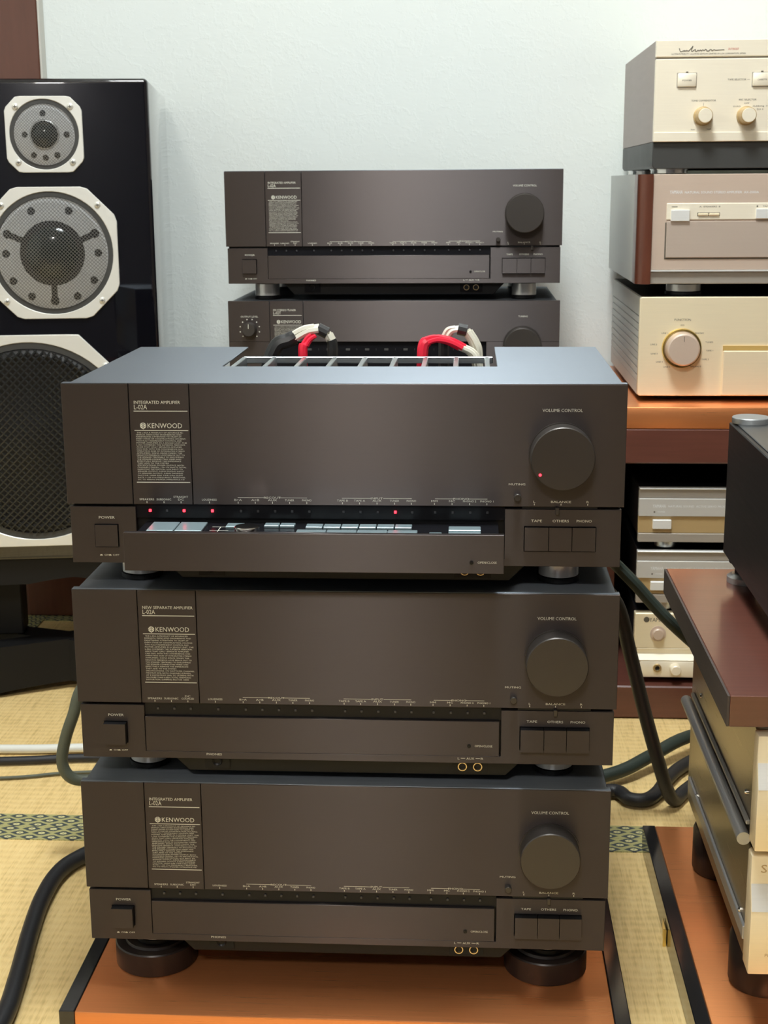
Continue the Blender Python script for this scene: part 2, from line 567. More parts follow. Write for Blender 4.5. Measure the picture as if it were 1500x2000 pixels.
BODY_A = ["THE L-02A A PRODUCT OF ADVANCE RE-", "SEARCH, DEDICATED ENGINEERING AND", "PAINSTAKING ATTENTION TO CRAFT AT", "EVERY STAGE OF CONSTRUCTION, HOUSING",
          "TWO FULLY INDEPENDENT CONTROL AND", "POWER AMPLIFIER IN A SINGLE UNIT, THE", "L-02A COMBINES THE SUPERIOR PERFORM-", "ANCE THAT ONLY SEPARATE AMPLIFIER",
          "CAN GIVE, WITH THE CONVENIENCE AND", "OPERATING EASE OF INTEGRATED STEREO", "AMPLIFIERS. SIGMA DRIVE MAKES THE", "NEGATIVE FEEDBACK LOOP REACH OUT TO",
          "THE SPEAKER TERMINALS TO ENCOMPASS", "THE SPEAKER-CONNECTING WIRES AND", "EFFECTIVELY REMOVE THE IMPEDANCE", "THEY ADD TO THE SYSTEM",
          "SPECIFICATIONS: POWER OUTPUT, BOTH", "CHANNELS DRIVEN, 170+170 WATTS TOTAL", "HARMONIC DISTORTION, AUX INPUT TO", "SPEAKER OUTPUT, 0.003% PHONO INPUT",
          "TO SPEAKER OUTPUT, 0.004% DAMPING", "FACTOR 10000 RISE TIME 0.8us SLEW", "RATE +-150 V/us FREQUENCY RESPONSE,", "DC TO 400kHz SPEAKER IMPEDANCE 4-8"]
BODY_B = ["THE L-02A, A PRODUCT OF ADVANCED", "RESEARCH, DEDICATED ENGINEERING AND", "PAINSTAKING ATTENTION TO CRAFT AT", "EVERY STAGE OF CONSTRUCTION, HOUSING",
          "TWO FULLY INDEPENDENT CONTROL AND", "POWER AMPLIFIER IN A SINGLE UNIT, THE", "L-02A COMBINES THE SUPERIOR PERFORM-", "ANCE THAT ONLY SEPARATE AMPLIFIER",
          "CAN GIVE, WITH THE CONVENIENCE AND", "OPERATING EASE OF INTEGRATED STEREO", "AMPLIFIERS. SIGMA DRIVE MAKES THE", "NEGATIVE FEEDBACK LOOP REACH OUT TO",
          "THE SPEAKER TERMINALS TO ENCOMPASS", "THE SPEAKER-CONNECTING WIRES AND", "EFFECTIVELY REMOVE THE IMPEDANCE", "THEY ADD TO THE SYSTEM",
          "SPECIFICATIONS: 170 WATTS PER CHANNEL", "MINIMUM RMS, BOTH CHANNELS DRIVEN,", "AT 8 OHMS FROM 20Hz TO 20,000Hz WITH", "NO MORE THAN 0.005% TOTAL HARMONIC", "DISTORTION. DAMPING FACTOR 10000"]


def badge(b, title, model, body, top=0.0, zl=0.0722, x0=-0.1779):
    """Printed block between the two grooves; top shifts it up or down, zl is the foot line."""
    write(b, title, x0 + 0.0005, 0.1405 + top, 0.0027, 0.0448 if len(title) > 20 else (0.0398 if len(title) > 16 else 0.033), 'l')
    write(b, model, x0 + 0.0005, 0.1358 + top, 0.0040, 0.0112, 'l')
    bar(b, x0, x0 + 0.0465, 0.1339 + top, 0.1346 + top)
    gap = 0.0 if zl < 0.1 else 0.0
    emblem(b, -0.1703, 0.1217 + top, 0.0027)
    write(b, 'KENWOOD', -0.1664, 0.1196 + top, 0.0043, 0.0298, 'l')
    bar(b, x0, x0 + 0.0465, 0.1172 + top, 0.1178 + top)
    z0, z1 = 0.1164 + top, zl + 0.0016
    n = len(body)
    st = (z0 - z1) / n
    mx = max(len(t) for t in body)
    for k, t in enumerate(body):
        write(b, t, x0 + (0.0018 if k == 0 else 0.0012), z0 - (k + 1) * st + st * 0.25, st * 0.58, 0.0436 * min(1, (len(t) + 3) / (mx + 3)), 'l')
    bar(b, x0, x0 + 0.0465, zl - 0.0003, zl + 0.0004)


# ---------------------------------------------------------------- the room
b = B().box(-2.2, 2.4, -3.2, 1.45, -0.08, -0.05)
floor = struct(obj('floor', b, 'mahog'), 'tatami floor of the room')


def mat_part(x0, x1, y0, y1, heri_along='x'):
    b = B().box(x0, x1, y0, y1, -0.05, 0.0)
    t = obj('tatami_mat', b, 'tatami', floor)
    hw = 0.034
    if heri_along == 'x':
        for ya, yb in ((y0, y0 + hw), (y1 - hw, y1)):
            h = obj('mat_border', B().box(x0, x1, 0, hw, 0.0, 0.0012), 'heri', t, loc=(0, ya, 0))
    else:
        for xa in (x0, x1 - hw):
            h = obj('mat_border', B().box(-(y1 - y0) / 2, (y1 - y0) / 2, 0, hw, 0.0, 0.0012), 'heri', t, loc=(xa + hw, (y0 + y1) / 2, 0))
            h.rotation_euler = (0, 0, R(90))
    return t


mat_part(-0.655, 1.10, 0.395, 1.264)
mat_part(-1.60, -0.6565, 0.395, 1.264, 'y')
mat_part(-1.02, 0.74, -0.476, 0.3945)
mat_part(0.7415, 2.3, -0.476, 0.3945)
mat_part(-1.02, 0.74, -1.347, -0.4775)
struct(obj('wall_back', B().box(-2.2, 2.4, 1.29, 1.37, -0.05, 2.42), 'wall'), 'pale green white embossed wallpaper wall')
struct(obj('wall_left', B().box(-1.68, -1.60, -3.1, 1.29, -0.05, 2.42), 'wall'))
struct(obj('wall_right', B().box(2.3, 2.38, -3.1, 1.29, -0.05, 2.42), 'midwall'))
struct(obj('wall_front', B().box(-1.6, 2.3, -3.18, -3.1, -0.05, 2.42), 'darkwall'))
struct(obj('ceiling', B().box(-1.6, 2.3, -3.1, 1.29, 2.42, 2.46), 'ceiling'))
t1 = struct(obj('trim_1', B().box(-1.595, -0.612, 1.262, 1.288, 0.0, 2.40), 'post', bevel=0.002), 'dark reddish wooden panel behind the black speaker')
struct(obj('trim_2', B().box(-0.6115, -0.608, 1.2615, 1.288, 0.0, 2.40), 'strip', bevel=0.001), 'pale strip along the wooden panel edge')


def ceiling_lamp(loc, mat, r, label):
    t = thing('ceiling_lamp', label, 'lamp', loc)
    obj('lamp_housing', B().lathe([(0, 0.06), (r + 0.03, 0.06), (r + 0.03, 0.01), (r + 0.005, 0.0), (r + 0.005, 0.02), (0, 0.02)], seg=40), 'housing', t)
    obj('lamp_diffuser', B().lathe([(r, 0.018), (r, -0.02), (r * 0.95, -0.06), (r * 0.7, -0.095), (0, -0.11)], seg=40), mat, t, smooth=True)


ceiling_lamp(LAMP_POS, 'diffuser', 0.25, 'round white ceiling lamp above the amplifier stack')
ceiling_lamp(LAMP2_POS, 'diffuser2', 0.14, 'round white ceiling lamp in the rear of the room')

# ---------------------------------------------------------------- brown anodised amplifiers
AMP_H = 0.1576
LX = [-0.1681, -0.1532, -0.1383, -0.1135, -0.0885, -0.0736, -0.0587, -0.0439, -0.029, 0.0006, 0.0153, 0.0303, 0.0453, 0.0598, 0.0795, 0.0946, 0.1096, 0.1243]
LAB = ["SPEAKERS", "SUBSONIC", None, "LOUDNESS", "B>A", "A>B", "AUX", "TUNER", "PHONO", "TAPE B", "TAPE A", "AUX", "TUNER", "PHONO", "MM", "MC", "PHONO 2", "PHONO 1"]


def foot_part(parent, x, y, ztop, h, r=0.0175):
    f = obj('foot', B().lathe([(0, ztop), (r * 0.97, ztop), (r * 0.97, ztop - 0.0028), (r * 0.79, ztop - 0.0029), (r * 0.79, ztop - h + 0.0041), (r * 1.08, ztop - h + 0.004), (r * 1.08, ztop - h), (0, ztop - h)], (x, y, 0), seg=36), 'black', parent, smooth=True)
    obj('foot_ring', B().lathe([(r * 0.8, ztop - 0.003), (r * 1.02, ztop - 0.003), (r * 1.02, ztop - h + 0.005), (r * 0.8, ztop - h + 0.005)], (x, y, 0), seg=40), 'footsilver', f, smooth=True)
    return f


def button(parent, name, x0, x1, z0, z1, y0=-0.0065, y1=0.0078):
    o = obj(name, B().box(x0, x1, y0 + 0.0006, y1, z0, z1), 'black', parent)
    obj('button_cap', B().box(x0, x1, y0, y0 + 0.0005, z0, z1), 'panel', o)
    return o


def amplifier(label, loc, title, model, body, dc, lit=(), opened=False, group='brown anodised amplifiers', balance=0.1866, press=-0.0065):
    t = thing('integrated_amplifier', label, 'amplifier', loc, group=group)
    # cover
    if not opened:
        obj('cover', B().box(-0.2375, 0.2375, 0.0085, 0.291, 0.0, AMP_H - 0.0012), 'cover', t, bevel=0.0006)
    else:
        xs = [-0.2375, -0.1232, 0.1335, 0.2375]
        ys = [0.0085, 0.1285, 0.291]
        obj('cover', B().plate(xs, ys, lambda i, j: not (i == 1 and j == 1), AMP_H - 0.0030, AMP_H - 0.0012, 'xy'), 'cover', t, bevel=0.0004)
        obj('side_wall', B().box(-0.2375, -0.2355, 0.0085, 0.291, 0.0, AMP_H - 0.0031), 'cover', t)
        obj('side_wall', B().box(0.2355, 0.2375, 0.0085, 0.291, 0.0, AMP_H - 0.0031), 'cover', t)
        obj('bottom_plate', B().box(-0.2354, 0.2354, 0.0085, 0.291, 0.0, 0.002), 'black', t)
        obj('rear_wall', B().box(-0.2354, 0.2354, 0.289, 0.291, 0.0021, 0.118), 'black', t)
        obj('front_wall', B().box(-0.2354, 0.2354, 0.0085, 0.0105, 0.0021, AMP_H - 0.0031), 'black', t)
    # front lip on top, a fine groove behind it
    up = B()
    for xa, xb in ((-0.24, -0.1822), (-0.1816, -0.1300), (-0.1294, 0.24)):
        up.box(xa, xb, 0.0, 0.0075, 0.0528, AMP_H)
    upo = obj('upper_panel', up, 'panel', t, bevel=0.0003)
    obj('front_lip', B().box(-0.2398, 0.2398, 0.0002, 0.0074, AMP_H + 0.0001, AMP_H + 0.0008), 'cover', t, bevel=0.0003)
    obj('panel_backing', B().box(-0.236, 0.236, 0.0076, 0.0084, 0.001, AMP_H - 0.003), 'black', t)
    p = B()
    badge(p, title, model, body)
    for k, s in enumerate(LAB):
        x = LX[k] + (-0.0018 if k < 9 else -0.0006)
        lw = lambda q: 0.0016 * len(q) if len(q) > 3 else None
        if s:
            write(p, s, x, 0.0563, 0.0017, lw(s))
        else:
            write(p, dc[1], x, 0.0563, 0.0017, lw(dc[1]))
            write(p, dc[0], x, 0.0587, 0.0017, lw(dc[0]))
        bar(p, x - 0.0003, x + 0.0003, 0.0539, 0.0556)
    for a, c, s in ((-0.0905, -0.0305, 'RECOUT'), (-0.0004, 0.0596, 'INPUT'), (0.0795, 0.1241, 'PHONO')):
        mid = (a + c) / 2
        g = 0.0055
        bar(p, a, mid - g, 0.0590, 0.0594)
        bar(p, mid + g, c, 0.0590, 0.0594)
        write(p, s, mid, 0.0584, 0.0017)
    write(p, 'VOLUME CONTROL', 0.1863, 0.1344, 0.0027, 0.0336)
    write(p, 'MUTING', 0.1491, 0.0714, 0.0017)
    for x, s in ((0.164, 'L'), (0.1866, 'BALANCE'), (0.2092, 'R')):
        write(p, s, x, 0.0563, 0.0018)
        bar(p, x - 0.0003, x + 0.0003, 0.0541, 0.0556)
    obj('lettering', p, 'print', upo)
    # lower panel with openings
    xs = [-0.238, -0.2173, -0.1962, -0.1803, 0.1391, 0.1557, 0.2169, 0.238]
    zs = [0.0, 0.0065, 0.0134, 0.0142, 0.0347, 0.0353, 0.0503]

    def solid(i, j):
        if i == 3:
            return j == 0
        if i == 1:
            return not (j == 3)
        if i == 5:
            return not (2 <= j <= 4)
        return True
    lo = obj('lower_panel', B().plate(xs, zs, solid, 0.0004, 0.0075), 'panel', t, bevel=0.0003)
    p = B()
    write(p, 'POWER', -0.206, 0.0396, 0.0023, 0.0140, y=0.0002)
    write(p, 'ON', -0.2073, 0.0063, 0.0015, y=0.0002)
    write(p, 'OFF', -0.1995, 0.0063, 0.0015, y=0.0002)
    for x in (-0.2125, -0.2047):
        p.add([(x - 0.0013, 0.0002, 0.0064), (x + 0.0013, 0.0002, 0.0064), (x + 0.0007, 0.0002, 0.0076), (x - 0.0007, 0.0002, 0.0076)], [(0, 1, 2, 3)])
    for x, s, ww in ((0.1662, 'TAPE', 0.0092), (0.1867, 'OTHERS', 0.0138), (0.2066, 'PHONO', 0.0128)):
        write(p, s, x, 0.0393, 0.0022, ww, y=0.0002)
    write(p, 'PHONES', -0.1181, 0.0035, 0.0020, 0.0138, y=0.0002)
    write(p, 'AUX', 0.1122, 0.0035, 0.0020, 0.0070, y=0.0002)
    bar(p, 0.1037, 0.1075, 0.0044, 0.0048, y=0.0002)
    bar(p, 0.1169, 0.1207, 0.0044, 0.0048, y=0.0002)
    write(p, 'L', 0.1018, 0.0035, 0.0020, y=0.0002)
    write(p, 'R', 0.1226, 0.0035, 0.0020, y=0.0002)
    obj('lettering', p, 'print', lo)
    button(t, 'power_button', -0.2167, -0.1968, 0.0148, 0.0341, press)
    for a, c in ((0.1562, 0.1764), (0.1770, 0.1962), (0.1968, 0.2164)):
        button(t, 'source_button', a, c, 0.0140, 0.0347, press)
    # indicator window with its lamps
    obj('indicator_strip', B().box(-0.1803, 0.1391, 0.0036, 0.0075, 0.0400, 0.0526), 'smoke', t)
    for k, x in enumerate(LX):
        on = k in lit
        o = obj('indicator_lamp', B().box(x - 0.0011, x + 0.0011, 0.0022, 0.0035, 0.0454, 0.0478), 'lamp_on' if on else 'lamp_off', t, bevel=0.0003)
        if on:
            o['label'] = 'lit red indicator lamp'
    # balance slider in the gap
    obj('balance_slot', B().box(0.1538, 0.2176, 0.0015, 0.0035, 0.0505, 0.0526), 'black', t)
    obj('balance_slider', B().box(balance - 0.0016, balance + 0.0016, -0.0035, 0.0014, 0.0465, 0.0525), 'knob', t, bevel=0.0004)
    # volume knob
    kb = obj('volume_knob', B().lathe([(0, 0.0), (0.0278, 0.0), (0.0278, -0.0015), (0.0268, -0.0015), (0.0268, -0.0192), (0.0260, -0.0202), (0, -0.0204)], (0.1863, 0, 0.0978), 'y', 72), 'knob', t, smooth=True)
    if lit:
        obj('indicator_dot', B().lathe([(0, -0.0210), (0.0012, -0.0208), (0.0012, -0.0204), (0, -0.0204)], (0.1675, 0, 0.0845), 'y', 12), 'lamp_on', kb)['label'] = 'glowing red dot'
    obj('muting_button', B().lathe([(0, -0.005), (0.0027, -0.005), (0.0031, -0.0045), (0.0031, -0.0001), (0, -0.0001)], (0.1497, 0, 0.0614), 'y', 24), 'knob', t, smooth=True)
    # chin under the panel with its sockets
    obj('base_tray', B().prism([(-0.160, -0.0001), (0.160, -0.0001), (0.144, -0.0165), (-0.144, -0.0165)], 0.012, 0.262), 'black', t, bevel=0.0008)
    for xa, xb in ((-0.129, -0.106), (0.096, 0.128)):
        obj('socket_plate', B().box(xa, xb, 0.0105, 0.0118, -0.0135, -0.001), 'smoke', t)
    ph = obj('phones_socket', B().lathe([(0.0026, 0.0102), (0.0040, 0.0092), (0.0046, 0.0100), (0.0046, 0.0104), (0.0026, 0.0104)], (-0.1174, 0, -0.0062), 'y', 24), 'black', t, smooth=True)
    for x in (0.1051, 0.1188):
        j = obj('aux_socket', B().lathe([(0.0029, 0.0102), (0.0033, 0.0072), (0.0041, 0.0072), (0.0043, 0.0104), (0.0029, 0.0104)], (x, 0, -0.0065), 'y', 28), 'gold_ring', t, smooth=True)
        obj('socket_hole', B().lathe([(0.0029, 0.0101), (0.0029, 0.0096), (0, 0.0096)], (x, 0, -0.0065), 'y', 20), 'black', j)
    for fx in (-0.189, 0.189):
        for fy in (0.052, 0.238):
            foot_part(t, fx, fy, -0.0001, 0.0246)
    # drawer
    dr = thing('drawer', '', '')
    del dr['label'], dr['category']
    dr.parent = t
    dy = -0.050 if opened else 0.0
    dr.location = (0, dy, 0)
    obj('drawer_front', B().box(-0.1798, 0.1376, 0.0002, 0.0062, 0.0068, 0.0397), 'panel', dr, bevel=0.0003)
    p = B()
    write(p, 'OPEN/CLOSE', 0.1160, 0.0156, 0.0019, 0.0156, 'l', y=0.0)
    obj('lettering', p, 'print', dr)
    obj('open_button', B().lathe([(0, -0.0008), (0.0017, -0.0006), (0.0017, 0.0001), (0, 0.0001)], (0.1109, 0, 0.0165), 'y', 16), 'black', dr)
    if opened:
        obj('drawer_tray', B().box(-0.172, 0.1335, 0.0063, 0.056, 0.012, 0.0362), 'smoke', dr)
        ks = [(-0.1635, -0.1405, 0.014, 0.045), (-0.1395, -0.1165, 0.014, 0.045)]
        ks += [(-0.0985 + 0.0125 * 0, -0.0835, 0.030, 0.042), (-0.066, -0.0535, 0.034, 0.044), (-0.0525, -0.040, 0.034, 0.044)]
        ks += [(-0.030 + 0.0152 * k, -0.0158 + 0.0152 * k, 0.030, 0.042) for k in range(6)]
        ks += [(-0.036 + 0.0256 * k, -0.0112 + 0.0256 * k, 0.010, 0.021) for k in range(4)]
        ks += [(0.0755, 0.0860, 0.010, 0.014), (0.0915, 0.1185, 0.022, 0.036), (0.0915, 0.1185, 0.009, 0.019)]
        for (xa, xb, ya, yb) in ks:
            obj('drawer_key', B().box(xa, xb, ya, yb, 0.0363, 0.0385), 'key', dr, bevel=0.0004)
        obj('drawer_dial', B().lathe([(0, 0.042), (0.010, 0.042), (0.0105, 0.0414), (0.0105, 0.0363), (0, 0.0363)], (-0.078, 0.017, 0), 'z', 36), 'chrome', dr, smooth=True)
        p = B()
        for (xa, xb, ya, yb) in ((-0.111, -0.095, 0.0225, 0.0231), (-0.111, -0.095, 0.036, 0.0366), (-0.104, -0.1034, 0.013, 0.036), (-0.113, -0.096, 0.013, 0.0136)):
            p.add([(xa, ya, 0.0364), (xb, ya, 0.0364), (xb, yb, 0.0364), (xa, yb, 0.0364)], [(0, 1, 2, 3)])
        obj('lettering', p, 'print', dr)
    return t


AMP1_Z = 0.08
amplifier('brown anodised amplifier lowest in the front stack, standing on big black discs', (0, 0, AMP1_Z), 'INTEGRATED AMPLIFIER', 'L-02A', BODY_A, ('STRAIGHT', 'DC'))
amplifier('brown anodised amplifier in the middle of the front stack of three, lettered NEW SEPARATE AMPLIFIER', (0.0023, -0.001, AMP1_Z + 0.1823), 'NEW SEPARATE AMPLIFIER', 'L-02A', BODY_B, ('DC', 'COUPLED'))
a3 = amplifier('brown anodised amplifier with open drawer and red lamps topping the front stack', (0.0033, -0.001, AMP1_Z + 0.3646), 'INTEGRATED AMPLIFIER', 'L-02A', BODY_A, ('STRAIGHT', 'DC'), (0, 2, 3, 12), True, balance=0.1835, press=-0.0012)
amplifier('dark amplifier standing on the tuner against the white wall', (0.0005, 0.87, 0.627), 'INTEGRATED AMPLIFIER', 'L-02A', BODY_A, ('STRAIGHT', 'DC'), balance=0.198, press=-0.003)

# grille frame and wire bundles inside the open top
gf = obj('grille_frame', B().box(-0.118, 0.131, 0.222, 0.228, AMP_H - 0.0100, AMP_H - 0.0035), 'alu', a3, bevel=0.0006)
obj('frame_base', B().box(-0.118, 0.131, 0.130, 0.222, AMP_H - 0.048, AMP_H - 0.044), 'black', gf)
for k in range(9):
    x = -0.1165 + 0.0302 * k
    obj('rib', B().box(x - 0.0024, x + 0.0024, 0.1295, 0.2215, AMP_H - 0.026, AMP_H - 0.0035), 'alu', a3, bevel=0.0006)
obj('interior_deck', B().box(-0.122, 0.1325, 0.2285, 0.288, AMP_H - 0.052, AMP_H - 0.048), 'black', a3)


def harness(pts, segs, name):
    """A wire bundle whose sleeve changes colour along its length."""
    root = None
    n = len(pts)
    for (i0, i1, r, mat, strands) in segs:
        q = [Vector(p) for p in pts[i0:i1 + 1]]
        b = B()
        if strands == 1:
            b.tube(q, r, 10)
        else:
            for s in range(strands):
                a = 2 * math.pi * s / strands
                off = Vector((math.cos(a) * r * 0.62, math.sin(a) * r * 0.62, 0.25 * r * math.sin(2 * a)))
                b.tube([p + off for p in q], r * 0.5, 6)
        o = obj(name if root is None else {'sleeve': 'sleeve', 'wire_white': 'white_wire', 'wire_red': 'red_wire'}[mat], b, mat, a3 if root is None else root, smooth=True)
        root = root or o


T = AMP_H
harness([(-0.104, 0.245, T - 0.04), (-0.090, 0.248, T + 0.002), (-0.076, 0.25, T + 0.010), (-0.070, 0.252, T + 0.013), (-0.057, 0.252, T + 0.020), (-0.046, 0.252, T + 0.022), (-0.036, 0.252, T + 0.017), (-0.0325, 0.252, T + 0.010), (-0.031, 0.252, T + 0.002), (-0.031, 0.252, T - 0.04)],
        [(0, 3, 0.0075, 'sleeve', 1), (3, 5, 0.0066, 'wire_white', 5), (5, 6, 0.0060, 'sleeve', 1), (6, 7, 0.0050, 'wire_white', 5), (7, 9, 0.0056, 'sleeve', 1)], 'wire_bundle')
harness([(-0.060, 0.240, T - 0.04), (-0.060, 0.240, T + 0.002), (-0.0585, 0.241, T + 0.005), (-0.0545, 0.244, T + 0.0115), (-0.050, 0.246, T + 0.0150)],
        [(0, 2, 0.0048, 'wire_red', 1), (2, 4, 0.0042, 'wire_red', 5)], 'wire_bundle')
harness([(0.060, 0.240, T - 0.04), (0.061, 0.240, T + 0.002), (0.065, 0.241, T + 0.010), (0.075, 0.243, T + 0.0125), (0.088, 0.244, T + 0.010), (0.100, 0.244, T + 0.004), (0.112, 0.244, T - 0.004), (0.120, 0.244, T - 0.03)],
        [(0, 2, 0.0058, 'wire_red', 1), (2, 5, 0.0056, 'wire_red', 5), (5, 7, 0.0050, 'wire_white', 5)], 'wire_bundle')
harness([(0.082, 0.256, T - 0.04), (0.082, 0.256, T + 0.003), (0.083, 0.256, T + 0.010), (0.088, 0.256, T + 0.019), (0.096, 0.256, T + 0.021), (0.105, 0.256, T + 0.019), (0.112, 0.256, T + 0.008), (0.1155, 0.256, T - 0.004), (0.1165, 0.256, T - 0.04)],
        [(0, 2, 0.0058, 'sleeve', 1), (2, 4, 0.0052, 'wire_white', 5), (4, 5, 0.0060, 'sleeve', 1), (5, 8, 0.0054, 'wire_white', 5)], 'wire_bundle')

# ---------------------------------------------------------------- tuner
TZ = 0.47
tn = thing('stereo_tuner', 'dark stereo tuner with round tuning knob under the rear amplifier', 'tuner', (0.0, 0.87, TZ))
TH = 0.1321
obj('cover', B().box(-0.236, 0.236, 0.008, 0.30, 0.0, TH - 0.001), 'cover', tn, bevel=0.0006)
b = B()
for xa, xb in ((-0.2395, -0.1792), (-0.1786, -0.1303), (-0.1297, 0.2395)):
    b.box(xa, xb, 0.0, 0.0078, 0.0735, TH)
tp = obj('front_panel', b, 'panel', tn, bevel=0.0003)
p = B()
dz = TH - AMP_H + 0.0028
write(p, 'FM STEREO TUNER', -0.1736, 0.1405 + dz, 0.0027, 0.033, 'l')
write(p, 'L-02T', -0.1736, 0.1358 + dz, 0.0040, 0.0112, 'l')
bar(p, -0.1740, -0.1322, 0.1339 + dz, 0.1346 + dz)
emblem(p, -0.1662, 0.1250 + dz, 0.0027)
write(p, 'KENWOOD', -0.1624, 0.1229 + dz, 0.0043, 0.0290, 'l')
bar(p, -0.1740, -0.1322, 0.1199 + dz, 0.1205 + dz)
for k in range(11):
    s = BODY_A[k + 6].replace('L-02A', 'L-02T')
    write(p, s, -0.1725, 0.1172 + dz - 0.00195 * k, 0.0011, 0.0395 * min(1, (len(s) + 3) / 40), 'l')
write(p, 'OUTPUT LEVEL', -0.2085, 0.1085, 0.0024, 0.0255)
write(p, 'TUNING', 0.187, 0.1085, 0.0024, 0.0135)
for k in range(10):
    a = R(-135 + 270 * k / 9)
    disc(p, -0.2085 + 0.0145 * math.sin(a), 0.0916 + 0.0145 * math.cos(a), 0.0009)
obj('lettering', p, 'print', tp)
kn = obj('output_knob', B().lathe([(0, -0.014), (0.0088, -0.014), (0.0095, -0.013), (0.0105, -0.0002), (0, -0.0002)], (-0.2085, 0, 0.0916), 'y', 40), 'knob', tn, smooth=True)
obj('pointer', B().box(-0.2089, -0.2081, -0.0144, -0.0141, 0.0936, 0.1000), 'print', kn)
obj('tuning_knob', B().lathe([(0, -0.019), (0.0255, -0.019), (0.0265, -0.018), (0.0270, -0.001), (0.0282, -0.001), (0.0282, -0.0002), (0, -0.0002)], (0.1865, 0, 0.0680), 'y', 64), 'knob', tn, smooth=True)
dw = obj('dial_window', B().box(-0.1786, 0.135, 0.0035, 0.0078, 0.020, 0.0732), 'smoke', tn)
p = B()
for k in range(9):
    bar(p, -0.125 + 0.028 * k, -0.119 + 0.028 * k, 0.0605, 0.0635, y=0.0033)
    bar(p, -0.109 + 0.028 * k, -0.1086 + 0.028 * k, 0.0605, 0.0635, y=0.0033)
obj('scale_marks', p, 'printdim', dw)
lp = B().box(-0.2395, -0.1786, 0.0, 0.0078, 0.0, 0.0732).box(0.135, 0.2395, 0.0, 0.0078, 0.0, 0.0380).box(-0.1786, 0.135, 0.0, 0.0078, 0.0, 0.0198)
lp.box(0.135, 0.158, 0.0, 0.0078, 0.0381, 0.0732).box(0.215, 0.2395, 0.0, 0.0078, 0.0381, 0.0732).box(0.158, 0.215, 0.0002, 0.0078, 0.0381, 0.0732)
obj('lower_panel', lp, 'panel', tn)
for fx in (-0.19, 0.19):
    for fy in (0.06, 0.25):
        foot_part(tn, fx, fy, -0.0001, 0.0199)

# rack that carries the tuner
rk = thing('equipment_table', 'dark wooden table under the tuner behind the front stack', 'table', (0, 0.86, 0))
obj('table_top', B().box(-0.222, 0.222, 0.0, 0.385, 0.42, 0.4499), 'mahog', rk, bevel=0.002)
for x in (-0.220, 0.195):
    obj('side_panel', B().box(x, x + 0.025, 0.01, 0.375, 0.0, 0.4199), 'mahog', rk, bevel=0.001)
obj('shelf', B().box(-0.1949, 0.1949, 0.02, 0.37, 0.16, 0.18), 'mahog', rk)

# ---------------------------------------------------------------- copper boards


def copper_board(label, x0, x1, y0, y1, z0, th, edge=0.0148, trims=(True, True)):
    t = thing('copper_board', label, 'board', ((x0 + x1) / 2, y0, z0), group='copper topped boards')
    hx = (x1 - x0) / 2
    d = y1 - y0
    obj('copper_slab', B().box(-hx + (edge if trims[0] else 0), hx - (edge if trims[1] else 0), 0, d, 0, th), 'copper', t, bevel=0.0012, seg=2)
    for s, on in ((-1, trims[0]), (1, trims[1])):
        if on:
            a, c = sorted((s * hx, s * (hx - edge + 0.0002)))
            obj('edge_strip', B().box(a, c, 0.0004, d, 0, th + 0.0006), 'trim', t, bevel=0.0008)
    return t


copper_board('copper topped board with black edges carrying the front amplifier stack', -0.2605, 0.2605, -0.043, 0.365, 0.0012, 0.0288)
copper_board('copper topped board with black edges under the champagne gold power amplifiers', 0.3175, 0.86, -0.10, 0.370, 0.0012, 0.0288)
copper_board('copper board on the mahogany rack under the gold selector amplifier', 0.30, 0.86, 0.79, 1.25, 0.4305, 0.0305, trims=(False, False))
for k, (x, y) in enumerate(((-0.190, 0.056), (0.188, 0.059), (-0.189, 0.238), (0.189, 0.238))):
    b = B().lathe([(0, 0.0), (0.0385, 0.0), (0.0395, 0.001), (0.0395, 0.0215), (0.0385, 0.0228), (0.030, 0.0228), (0.029, 0.0252), (0, 0.0252)], seg=56)
    tag(obj('support_disc', b, 'puck', loc=(x, y, 0.0301), smooth=True),
        ['thick black disc under the left front foot of the lowest amplifier', 'thick black disc under the right front foot of the lowest amplifier',
         'thick black disc under the left rear foot of the lowest amplifier', 'thick black disc under the right rear foot of the lowest amplifier'][k], 'foot', 'black discs under the lowest amplifier')

# ---------------------------------------------------------------- loudspeaker on its stand
YAW = R(8.5)
SPX, SPY = -0.3389, 0.85
sp = thing('loudspeaker', 'tall piano black loudspeaker with three cream framed grilles on a black stand', 'speaker', (SPX, SPY, 0), YAW)
ZB, ZT, SW, SD = 0.2237, 0.912, 0.37, 0.40
obj('cabinet', B().box(-SW, 0, 0, SD, ZB, ZT), 'gloss', sp, bevel=0.007, seg=4)


def octo(cx, cz, hw, hh, ch, n=64):
    """Octagon outline sampled at n angles, and the matching angles."""
    pts = []
    for k in range(n):
        a = 2 * math.pi * (k + 0.5) / n
        c, s = math.cos(a), math.sin(a)
        rr = min(hw / max(abs(c), 1e-9), hh / max(abs(s), 1e-9), (hw + hh - ch) / (abs(c) + abs(s)))
        pts.append((cx + rr * c, cz + rr * s))
    return pts


def circ(cx, cz, r, n=64):
    return [(cx + r * math.cos(2 * math.pi * (k + 0.5) / n), cz + r * math.sin(2 * math.pi * (k + 0.5) / n)) for k in range(n)]


